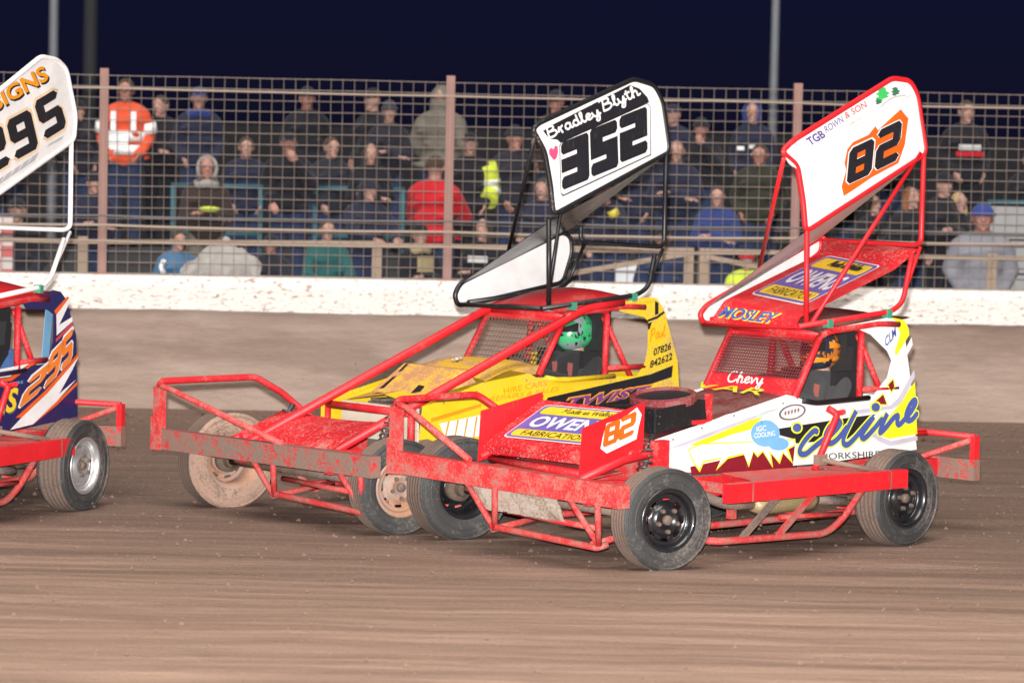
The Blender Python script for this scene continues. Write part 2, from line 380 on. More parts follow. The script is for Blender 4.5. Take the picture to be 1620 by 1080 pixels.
# ---- measured livery of the three cars: panel shapes and lettering, in each car's own axes (metres)
D82= [('P', 'black', 1, [(0.847, 0.452, 0.823), (0.143, 0.452, 0.865), (-0.201, 0.452, 0.879), (0.099, 0.452, 0.716), (0.648, 0.452, 0.71), (0.686, 0.452, 0.745), (0.821, 0.452, 0.776)]), ('P', 'fluoro', 1, [(-0.626, 0.452, 1.096), (-0.668, 0.452, 0.713), (-0.351, 0.452, 0.694), (-0.207, 0.452, 0.739), (-0.433, 0.452, 0.92), (-0.571, 0.452, 1.051)]), ('P', 'lavender', 2, [(-0.143, 0.452, 0.73), (-0.207, 0.452, 0.748), (-0.26, 0.452, 0.711), (-0.378, 0.452, 0.676), (-0.668, 0.452, 0.7), (-0.673, 0.452, 0.668), (-0.367, 0.452, 0.642), (-0.235, 0.452, 0.683)]), ('P', 'lavender', 2, [(0.031, 0.452, 0.919), (-0.354, 0.452, 0.936), (-0.443, 0.452, 0.988), (-0.611, 0.452, 1.186), (-0.621, 0.452, 1.135), (-0.484, 0.452, 0.952), (-0.381, 0.452, 0.91), (0.017, 0.452, 0.889)]), ('P', 'fluoro', 2, [(-0.136, 0.452, 0.95), (-0.274, 0.452, 1.033), (-0.33, 0.452, 0.939)]), ('P', 'maroon', 3, [(-0.154, 0.452, 0.955), (-0.272, 0.452, 1.019), (-0.314, 0.452, 0.946)]), ('P', 'fluoro', 2, [(-0.308, 0.452, 1.087), (-0.382, 0.452, 1.137), (-0.407, 0.452, 1.068), (-0.363, 0.452, 1.021)]), ('P', 'maroon', 3, [(-0.323, 0.452, 1.086), (-0.377, 0.452, 1.123), (-0.392, 0.452, 1.072), (-0.363, 0.452, 1.035)]), ('P', 'fluoro', 1, [(-0.348, 0.452, 1.572), (-0.488, 0.452, 1.55), (-0.536, 0.452, 1.492), (-0.547, 0.452, 1.442), (-0.409, 0.452, 1.293), (-0.387, 0.452, 1.322), (-0.444, 0.452, 1.445), (-0.411, 0.452, 1.525)]), ('P', 'pale', 2, [(-0.367, 0.452, 1.142), (-0.456, 0.452, 1.28), (-0.572, 0.452, 1.424), (-0.587, 0.452, 1.37), (-0.468, 0.452, 1.217), (-0.406, 0.452, 1.118)]), ('P', 'maroon', 1, [(1.708, 0.452, 0.548), (1.724, 0.452, 0.604), (1.35, 0.452, 0.64), (1.023, 0.452, 0.688), (0.661, 0.452, 0.708), (0.68, 0.452, 0.536), (1.265, 0.452, 0.545)]), ('P', 'fluoro', 2, [(1.754, 0.452, 0.726), (1.623, 0.452, 0.761), (1.108, 0.452, 0.749), (0.663, 0.452, 0.746), (0.654, 0.452, 0.698), (0.73, 0.452, 0.673), (0.677, 0.452, 0.566), (0.785, 0.452, 0.648), (0.818, 0.452, 0.574), (0.911, 0.452, 0.654), (0.886, 0.452, 0.549), (0.995, 0.452, 0.668), (1.049, 0.452, 0.633), (1.092, 0.452, 0.673), (1.136, 0.452, 0.568), (1.187, 0.452, 0.659), (1.35, 0.452, 0.64), (1.469, 0.452, 0.563), (1.418, 0.452, 0.643), (1.591, 0.452, 0.625), (1.629, 0.452, 0.562), (1.698, 0.452, 0.631)]), ('P', 'white', 3, [(1.741, 0.452, 0.72), (1.623, 0.452, 0.751), (1.108, 0.452, 0.741), (0.676, 0.452, 0.735), (0.668, 0.452, 0.703), (0.756, 0.452, 0.677), (0.706, 0.452, 0.596), (0.793, 0.452, 0.662), (0.828, 0.452, 0.598), (0.933, 0.452, 0.67), (0.908, 0.452, 0.579), (0.995, 0.452, 0.682), (1.05, 0.452, 0.65), (1.095, 0.452, 0.685), (1.137, 0.452, 0.591), (1.194, 0.452, 0.671), (1.35, 0.452, 0.654), (1.449, 0.452, 0.589), (1.411, 0.452, 0.654), (1.599, 0.452, 0.639), (1.633, 0.452, 0.586), (1.688, 0.452, 0.635)]), ('P', 'fluoro', 1, [(1.737, 0.452, 0.754), (1.118, 0.452, 0.9), (0.997, 0.452, 0.915), (1.129, 0.452, 0.829), (1.29, 0.452, 0.809), (1.554, 0.452, 0.757), (1.606, 0.452, 0.74)]), ('P', 'lavender', 1, [(2.027, 0.452, 0.72), (1.765, 0.452, 0.782), (0.971, 0.452, 0.953), (0.793, 0.452, 0.973), (0.97, 0.452, 0.931), (1.738, 0.452, 0.76)]), ('P', 'skyblue', 4, [(0.829, 0.452, 0.79), (0.835, 0.452, 0.761), (0.855, 0.452, 0.736), (0.888, 0.452, 0.716), (0.929, 0.452, 0.705), (0.976, 0.452, 0.703), (1.022, 0.452, 0.71), (1.064, 0.452, 0.725), (1.098, 0.452, 0.748), (1.12, 0.452, 0.775), (1.128, 0.452, 0.804), (1.122, 0.452, 0.833), (1.102, 0.452, 0.858), (1.07, 0.452, 0.877), (1.029, 0.452, 0.889), (0.983, 0.452, 0.891), (0.936, 0.452, 0.885), (0.894, 0.452, 0.869), (0.86, 0.452, 0.847), (0.837, 0.452, 0.82)]), ('P', 'skyblue', 5, [(0.732, 0.452, 0.711), (0.737, 0.452, 0.698), (0.752, 0.452, 0.686), (0.776, 0.452, 0.677), (0.806, 0.452, 0.672), (0.839, 0.452, 0.671), (0.873, 0.452, 0.675), (0.904, 0.452, 0.683), (0.928, 0.452, 0.695), (0.944, 0.452, 0.708), (0.95, 0.452, 0.722), (0.945, 0.452, 0.736), (0.93, 0.452, 0.748), (0.907, 0.452, 0.757), (0.877, 0.452, 0.762), (0.843, 0.452, 0.762), (0.809, 0.452, 0.758), (0.778, 0.452, 0.751), (0.754, 0.452, 0.739), (0.738, 0.452, 0.726)]), ('T', 'IGC', 'white', 6, (1.072, 0.452, 0.813), (-0.099, 0.0, 0.005), (0.002, 0.0, 0.037)), ('T', 'COOLING', 'white', 6, (1.093, 0.452, 0.769), (-0.212, 0.0, 0.008), (0.004, 0.0, 0.036)), ('T', 'WINNER', 'palegreen', 4, (1.087, 0.452, 0.91), (-0.193, 0.0, 0.008), (0.001, 0.0, 0.03)), ('P', 'darkgrey', 2, [(0.561, 0.452, 0.951), (0.561, 0.452, 0.933), (0.575, 0.452, 0.916), (0.601, 0.452, 0.9), (0.637, 0.452, 0.888), (0.679, 0.452, 0.879), (0.723, 0.452, 0.877), (0.765, 0.452, 0.879), (0.801, 0.452, 0.887), (0.827, 0.452, 0.899), (0.84, 0.452, 0.915), (0.84, 0.452, 0.932), (0.826, 0.452, 0.949), (0.801, 0.452, 0.965), (0.765, 0.452, 0.978), (0.723, 0.452, 0.986), (0.679, 0.452, 0.989), (0.637, 0.452, 0.987), (0.601, 0.452, 0.979), (0.575, 0.452, 0.967)]), ('P', 'pale', 3, [(0.581, 0.452, 0.948), (0.582, 0.452, 0.934), (0.594, 0.452, 0.92), (0.617, 0.452, 0.908), (0.648, 0.452, 0.897), (0.684, 0.452, 0.891), (0.721, 0.452, 0.888), (0.757, 0.452, 0.89), (0.787, 0.452, 0.896), (0.809, 0.452, 0.905), (0.82, 0.452, 0.917), (0.819, 0.452, 0.931), (0.807, 0.452, 0.945), (0.785, 0.452, 0.958), (0.754, 0.452, 0.968), (0.718, 0.452, 0.975), (0.681, 0.452, 0.978), (0.645, 0.452, 0.976), (0.614, 0.452, 0.97), (0.593, 0.452, 0.961)]), ('P', 'brown', 4, [(0.789, 0.452, 0.93), (0.772, 0.452, 0.95), (0.763, 0.452, 0.929), (0.776, 0.452, 0.909)]), ('P', 'brown', 4, [(0.756, 0.452, 0.934), (0.738, 0.452, 0.954), (0.729, 0.452, 0.933), (0.742, 0.452, 0.913)]), ('P', 'brown', 4, [(0.722, 0.452, 0.938), (0.705, 0.452, 0.959), (0.696, 0.452, 0.937), (0.709, 0.452, 0.917)]), ('P', 'brown', 4, [(0.689, 0.452, 0.943), (0.671, 0.452, 0.963), (0.662, 0.452, 0.941), (0.675, 0.452, 0.921)]), ('P', 'brown', 4, [(0.655, 0.452, 0.947), (0.638, 0.452, 0.967), (0.628, 0.452, 0.946), (0.642, 0.452, 0.925)]), ('K', 'fluoro', 4, 0.066, [[(0.434, 0.452, 0.778), (0.472, 0.452, 0.791), (0.562, 0.452, 0.731), (0.615, 0.452, 0.671), (0.61, 0.452, 0.638), (0.552, 0.452, 0.632), (0.473, 0.452, 0.672), (0.388, 0.452, 0.714), (0.29, 0.452, 0.755), (0.21, 0.452, 0.81), (0.192, 0.452, 0.838), (0.231, 0.452, 0.85), (0.302, 0.452, 0.816), (0.35, 0.452, 0.754), (0.335, 0.452, 0.704), (0.275, 0.452, 0.696), (0.201, 0.452, 0.734), (0.128, 0.452, 0.797)], [(0.025, 0.452, 0.914), (0.091, 0.452, 0.825), (0.15, 0.452, 0.736), (0.153, 0.452, 0.687), (0.107, 0.452, 0.676), (0.042, 0.452, 0.713), (-0.051, 0.452, 0.781), (-0.138, 0.452, 0.844)], [(-0.169, 0.452, 0.864), (-0.071, 0.452, 0.771), (-0.038, 0.452, 0.731), (-0.073, 0.452, 0.712), (-0.167, 0.452, 0.771), (-0.254, 0.452, 0.839)], [(-0.317, 0.452, 0.881), (-0.256, 0.452, 0.788), (-0.242, 0.452, 0.744), (-0.302, 0.452, 0.777), (-0.384, 0.452, 0.842), (-0.435, 0.452, 0.859), (-0.427, 0.452, 0.81), (-0.451, 0.452, 0.793), (-0.509, 0.452, 0.827), (-0.579, 0.452, 0.88), (-0.629, 0.452, 0.942), (-0.612, 0.452, 0.966), (-0.561, 0.452, 0.928), (-0.524, 0.452, 0.861), (-0.542, 0.452, 0.82), (-0.594, 0.452, 0.824), (-0.643, 0.452, 0.862)]]), ('K', 'royal', 5, 0.044, [[(0.434, 0.452, 0.778), (0.472, 0.452, 0.791), (0.562, 0.452, 0.731), (0.615, 0.452, 0.671), (0.61, 0.452, 0.638), (0.552, 0.452, 0.632), (0.473, 0.452, 0.672), (0.388, 0.452, 0.714), (0.29, 0.452, 0.755), (0.21, 0.452, 0.81), (0.192, 0.452, 0.838), (0.231, 0.452, 0.85), (0.302, 0.452, 0.816), (0.35, 0.452, 0.754), (0.335, 0.452, 0.704), (0.275, 0.452, 0.696), (0.201, 0.452, 0.734), (0.128, 0.452, 0.797)], [(0.025, 0.452, 0.914), (0.091, 0.452, 0.825), (0.15, 0.452, 0.736), (0.153, 0.452, 0.687), (0.107, 0.452, 0.676), (0.042, 0.452, 0.713), (-0.051, 0.452, 0.781), (-0.138, 0.452, 0.844)], [(-0.169, 0.452, 0.864), (-0.071, 0.452, 0.771), (-0.038, 0.452, 0.731), (-0.073, 0.452, 0.712), (-0.167, 0.452, 0.771), (-0.254, 0.452, 0.839)], [(-0.317, 0.452, 0.881), (-0.256, 0.452, 0.788), (-0.242, 0.452, 0.744), (-0.302, 0.452, 0.777), (-0.384, 0.452, 0.842), (-0.435, 0.452, 0.859), (-0.427, 0.452, 0.81), (-0.451, 0.452, 0.793), (-0.509, 0.452, 0.827), (-0.579, 0.452, 0.88), (-0.629, 0.452, 0.942), (-0.612, 0.452, 0.966), (-0.561, 0.452, 0.928), (-0.524, 0.452, 0.861), (-0.542, 0.452, 0.82), (-0.594, 0.452, 0.824), (-0.643, 0.452, 0.862)]]), ('P', 'fluoro', 4, [(0.59, 0.452, 0.819), (0.593, 0.452, 0.806), (0.601, 0.452, 0.794), (0.614, 0.452, 0.785), (0.631, 0.452, 0.78), (0.65, 0.452, 0.779), (0.669, 0.452, 0.782), (0.687, 0.452, 0.789), (0.701, 0.452, 0.799), (0.71, 0.452, 0.811), (0.713, 0.452, 0.825), (0.711, 0.452, 0.838), (0.703, 0.452, 0.849), (0.689, 0.452, 0.858), (0.673, 0.452, 0.864), (0.654, 0.452, 0.865), (0.635, 0.452, 0.862), (0.617, 0.452, 0.855), (0.603, 0.452, 0.845), (0.594, 0.452, 0.832)]), ('P', 'royal', 5, [(0.606, 0.452, 0.82), (0.608, 0.452, 0.81), (0.614, 0.452, 0.802), (0.624, 0.452, 0.795), (0.637, 0.452, 0.791), (0.651, 0.452, 0.79), (0.665, 0.452, 0.793), (0.678, 0.452, 0.798), (0.688, 0.452, 0.805), (0.695, 0.452, 0.814), (0.697, 0.452, 0.824), (0.696, 0.452, 0.834), (0.689, 0.452, 0.842), (0.68, 0.452, 0.848), (0.667, 0.452, 0.852), (0.653, 0.452, 0.853), (0.639, 0.452, 0.851), (0.626, 0.452, 0.846), (0.616, 0.452, 0.839), (0.609, 0.452, 0.83)]), ('P', 'fluoro', 4, [(-0.253, 0.452, 0.928), (-0.25, 0.452, 0.914), (-0.242, 0.452, 0.902), (-0.228, 0.452, 0.893), (-0.21, 0.452, 0.888), (-0.19, 0.452, 0.887), (-0.17, 0.452, 0.89), (-0.152, 0.452, 0.897), (-0.137, 0.452, 0.907), (-0.128, 0.452, 0.92), (-0.124, 0.452, 0.933), (-0.127, 0.452, 0.947), (-0.135, 0.452, 0.959), (-0.149, 0.452, 0.968), (-0.167, 0.452, 0.973), (-0.187, 0.452, 0.975), (-0.207, 0.452, 0.972), (-0.225, 0.452, 0.965), (-0.24, 0.452, 0.954), (-0.249, 0.452, 0.942)]), ('P', 'royal', 5, [(-0.236, 0.452, 0.929), (-0.234, 0.452, 0.919), (-0.228, 0.452, 0.91), (-0.218, 0.452, 0.903), (-0.204, 0.452, 0.899), (-0.19, 0.452, 0.898), (-0.175, 0.452, 0.901), (-0.162, 0.452, 0.906), (-0.151, 0.452, 0.913), (-0.144, 0.452, 0.923), (-0.141, 0.452, 0.933), (-0.143, 0.452, 0.942), (-0.149, 0.452, 0.951), (-0.159, 0.452, 0.958), (-0.172, 0.452, 0.962), (-0.187, 0.452, 0.963), (-0.202, 0.452, 0.961), (-0.215, 0.452, 0.956), (-0.226, 0.452, 0.948), (-0.233, 0.452, 0.939)]), ('T', 'YORKSHIRE', 'green_black', 3, (0.383, 0.452, 0.58), (-0.639, 0.0, -0.013), (0.005, 0.0, 0.046)), ('I', 'CLM', 'royal', 3, (-0.288, 0.452, 1.361), (-0.121, 0.0, 0.085), (0.024, 0.0, 0.064)), ('Bd', 'TGB', 'purple', 1, (0.551, 0.425, 2.796), (-0.164, 0.0, 0.068), (0.057, 0.0, 0.049)), ('T', 'ROWN', 'purple', 1, (0.388, 0.425, 2.888), (-0.184, 0.0, 0.082), (0.027, 0.0, 0.045)), ('T', '& SON', 'redtext', 1, (0.18, 0.425, 2.991), (-0.224, 0.0, 0.091), (0.029, 0.0, 0.041)), ('T', 'FAMILY BUTCHERS', 'greytext', 1, (0.152, 0.425, 2.937), (-0.261, 0.0, 0.111), (0.011, 0.0, 0.017)), ('T', 'FOREST ROADSIDE', 'greytext', 1, (0.12, 0.425, 2.913), (-0.25, 0.0, 0.104), (0.011, 0.0, 0.016)), ('P', 'greytext', 1, [(0.499, 0.425, 2.695), (0.518, 0.425, 2.669), (0.551, 0.425, 2.649), (0.594, 0.425, 2.636), (0.642, 0.425, 2.632), (0.692, 0.425, 2.638), (0.738, 0.425, 2.651), (0.776, 0.425, 2.672), (0.802, 0.425, 2.699), (0.814, 0.425, 2.727), (0.81, 0.425, 2.756), (0.791, 0.425, 2.781), (0.759, 0.425, 2.801), (0.716, 0.425, 2.814), (0.668, 0.425, 2.818), (0.618, 0.425, 2.813), (0.572, 0.425, 2.8), (0.533, 0.425, 2.779), (0.507, 0.425, 2.752), (0.495, 0.425, 2.724)]), ('P', 'white', 2, [(0.505, 0.425, 2.696), (0.523, 0.425, 2.671), (0.555, 0.425, 2.652), (0.596, 0.425, 2.64), (0.643, 0.425, 2.636), (0.691, 0.425, 2.642), (0.735, 0.425, 2.655), (0.771, 0.425, 2.675), (0.796, 0.425, 2.7), (0.808, 0.425, 2.727), (0.804, 0.425, 2.755), (0.786, 0.425, 2.779), (0.755, 0.425, 2.798), (0.714, 0.425, 2.81), (0.668, 0.425, 2.814), (0.62, 0.425, 2.809), (0.575, 0.425, 2.796), (0.538, 0.425, 2.776), (0.513, 0.425, 2.751), (0.501, 0.425, 2.723)]), ('T', 'TGB', 'pink', 3, (0.732, 0.425, 2.733), (-0.096, 0.0, 0.033), (0.02, 0.0, 0.032)), ('P', 'green', 2, [(-0.193, 0.425, 3.131), (-0.138, 0.425, 3.145), (-0.168, 0.425, 3.16), (-0.129, 0.425, 3.175), (-0.167, 0.425, 3.19), (-0.143, 0.425, 3.21), (-0.189, 0.425, 3.226), (-0.235, 0.425, 3.222), (-0.244, 0.425, 3.197), (-0.283, 0.425, 3.188), (-0.253, 0.425, 3.167), (-0.277, 0.425, 3.158), (-0.223, 0.425, 3.146)]), ('P', 'darkgreen', 1, [(-0.16, 0.425, 3.099), (-0.129, 0.425, 3.107), (-0.146, 0.425, 3.116), (-0.124, 0.425, 3.124), (-0.145, 0.425, 3.133), (-0.132, 0.425, 3.144), (-0.158, 0.425, 3.153), (-0.184, 0.425, 3.151), (-0.189, 0.425, 3.137), (-0.211, 0.425, 3.131), (-0.194, 0.425, 3.12), (-0.207, 0.425, 3.114), (-0.177, 0.425, 3.108)]), ('P', 'darkgreen', 1, [(-0.341, 0.425, 3.165), (-0.304, 0.425, 3.174), (-0.325, 0.425, 3.185), (-0.298, 0.425, 3.194), (-0.324, 0.425, 3.205), (-0.308, 0.425, 3.218), (-0.338, 0.425, 3.229), (-0.369, 0.425, 3.226), (-0.375, 0.425, 3.209), (-0.402, 0.425, 3.203), (-0.381, 0.425, 3.189), (-0.397, 0.425, 3.183), (-0.361, 0.425, 3.175)]), ('K', 'greytext', 1, 0.012, [[(-0.191, 0.425, 3.081), (-0.26, 0.425, 3.128), (-0.349, 0.425, 3.159), (-0.452, 0.425, 3.172)]]), ('T', 'Sherwood Cottage Park', 'greytext', 2, (-0.187, 0.425, 3.03), (-0.344, 0.0, 0.129), (0.014, 0.0, 0.033)), ('P', 'orange', 1, [(0.183, 0.425, 2.447), (0.21, 0.425, 2.514), (0.165, 0.425, 2.63), (0.186, 0.425, 2.68), (0.158, 0.425, 2.78), (0.098, 0.425, 2.83), (-0.065, 0.425, 2.882), (-0.139, 0.425, 2.946), (-0.166, 0.425, 2.917), (-0.411, 0.425, 3.072), (-0.499, 0.425, 3.006), (-0.468, 0.425, 2.82), (-0.402, 0.425, 2.684), (-0.116, 0.425, 2.582), (0.083, 0.425, 2.489)]), ('G', '8', 'pale', 2, (0.175, 0.425, 2.514), (-0.293, 0.0, 0.093), (-0.029, 0.0, 0.274)), ('G', '8', 'black', 3, (0.163, 0.425, 2.522), (-0.268, 0.0, 0.086), (-0.027, 0.0, 0.258)), ('G', '2', 'pale', 2, (-0.125, 0.425, 2.615), (-0.285, 0.0, 0.095), (-0.028, 0.0, 0.302)), ('G', '2', 'black', 3, (-0.135, 0.425, 2.622), (-0.266, 0.0, 0.089), (-0.029, 0.0, 0.291)), ('P', 'white', 1, [(2.598, 0.462, 0.774), (2.539, 0.462, 0.739), (2.261, 0.462, 0.821), (2.245, 0.462, 0.892), (2.216, 0.462, 0.983), (2.262, 0.462, 1.034), (2.401, 0.462, 0.962), (2.547, 0.462, 0.939), (2.58, 0.462, 0.849)]), ('G', '8', 'orange', 2, (2.583, 0.462, 0.776), (-0.145, 0.0, 0.037), (-0.024, 0.0, 0.154)), ('G', '2', 'orange', 2, (2.438, 0.462, 0.813), (-0.152, 0.0, 0.043), (-0.024, 0.0, 0.158))]
D352= [('P', 'black', 1, [(0.667, 0.425, 2.868), (-0.242, 0.425, 3.223), (-0.343, 0.425, 3.198), (-0.428, 0.425, 3.136), (-0.45, 0.425, 3.097), (0.472, 0.425, 2.772), (0.513, 0.425, 2.798), (0.593, 0.425, 2.801)]), ('C', 'Bradley', 'white', 2, (0.612, 0.425, 2.801), (-0.549, 0.0, 0.193), (0.062, 0.0, 0.067)), ('C', 'Blyth', 'white', 2, (0.05, 0.425, 3.013), (-0.401, 0.0, 0.141), (0.056, 0.0, 0.073)), ('N', '3', 'black', 2, (0.451, 0.425, 2.416), (-0.284, 0.0, 0.087), (0.024, 0.0, 0.358)), ('N', '5', 'black', 2, (0.148, 0.425, 2.516), (-0.285, 0.0, 0.086), (0.03, 0.0, 0.361)), ('N', '2', 'black', 2, (-0.151, 0.425, 2.626), (-0.294, 0.0, 0.089), (0.019, 0.0, 0.353)), ('P', 'black', 1, [(0.488, 0.425, 2.754), (0.466, 0.425, 2.784), (-0.43, 0.425, 3.089), (-0.465, 0.425, 3.062), (-0.485, 0.425, 2.691), (0.44, 0.425, 2.372), (0.464, 0.425, 2.392)]), ('P', 'white', 1.5, [(0.482, 0.425, 2.75), (0.463, 0.425, 2.776), (-0.427, 0.425, 3.083), (-0.459, 0.425, 3.06), (-0.476, 0.425, 2.698), (0.437, 0.425, 2.385), (0.459, 0.425, 2.399)]), ('P', 'pinkheart', 1, [(0.542, 0.425, 2.643), (0.589, 0.425, 2.686), (0.594, 0.425, 2.719), (0.571, 0.425, 2.736), (0.548, 0.425, 2.723), (0.532, 0.425, 2.752), (0.505, 0.425, 2.746), (0.5, 0.425, 2.706), (0.515, 0.425, 2.658)]), ('Bd', '07826', 'black', 2, (-0.531, 0.452, 1.138), (-0.191, 0.0, 0.046), (-0.004, 0.0, 0.061)), ('Bd', '842622', 'black', 2, (-0.496, 0.452, 1.045), (-0.244, 0.0, 0.061), (-0.004, 0.0, 0.058)), ('C', 'Paul', 'orangetext', 2, (-0.489, 0.452, 1.259), (-0.165, 0.0, 0.032), (-0.003, 0.0, 0.086)), ('P', 'black', 1, [(0.577, 0.452, 0.861), (-0.51, 0.452, 1.0), (-0.752, 0.452, 1.06), (-0.742, 0.452, 0.969), (-0.475, 0.452, 0.915), (-0.353, 0.452, 0.738), (0.453, 0.452, 0.736), (0.601, 0.452, 0.831)]), ('Ob', 'TWIST', 'orangetext', 2, (0.477, 0.452, 0.755), (-0.904, 0.0, 0.071), (-0.118, 0.0, 0.101)), ('Bd', 'TWIST', 'violet', 3, (0.459, 0.452, 0.763), (-0.873, 0.0, 0.068), (-0.113, 0.0, 0.084)), ('T', 'HIRE CARS', 'orangetext', 1, (1.024, 0.452, 0.905), (-0.437, 0.0, 0.047), (0.006, 0.0, 0.043)), ('T', 'REPAIRS & SALES', 'orangetext', 1, (1.168, 0.452, 0.852), (-0.698, 0.0, 0.053), (-0.018, 0.0, 0.037)), ('P', 'white', 1, [(1.657, 0.452, 0.713), (1.263, 0.452, 0.758), (1.189, 0.452, 0.762), (1.194, 0.452, 0.602), (1.591, 0.452, 0.6)]), ('P', 'orangetext', 2, [(1.591, 0.452, 0.604), (1.605, 0.452, 0.606), (1.576, 0.452, 0.724), (1.557, 0.452, 0.726)]), ('P', 'orangetext', 2, [(1.499, 0.452, 0.599), (1.513, 0.452, 0.602), (1.484, 0.452, 0.732), (1.466, 0.452, 0.734)]), ('P', 'orangetext', 2, [(1.407, 0.452, 0.595), (1.421, 0.452, 0.598), (1.392, 0.452, 0.74), (1.374, 0.452, 0.742)]), ('P', 'orangetext', 2, [(1.314, 0.452, 0.591), (1.328, 0.452, 0.593), (1.3, 0.452, 0.749), (1.282, 0.452, 0.751)]), ('P', 'orangetext', 1, [(1.758, 0.452, 0.752), (1.247, 0.452, 0.845), (1.246, 0.452, 0.82), (1.739, 0.452, 0.724)]), ('P', 'black', 2, [(-0.458, 0.452, 1.423), (-0.559, 0.452, 1.448), (-0.634, 0.452, 1.487), (-0.648, 0.452, 1.473), (-0.566, 0.452, 1.43), (-0.465, 0.452, 1.407)]), ('P', 'black', 2, [(-0.465, 0.452, 1.396), (-0.509, 0.452, 1.404), (-0.486, 0.452, 1.35), (-0.467, 0.452, 1.346)]), ('P', 'black', 2, [(-0.536, 0.452, 1.566), (-0.575, 0.452, 1.552), (-0.578, 0.452, 1.466), (-0.539, 0.452, 1.456)])]
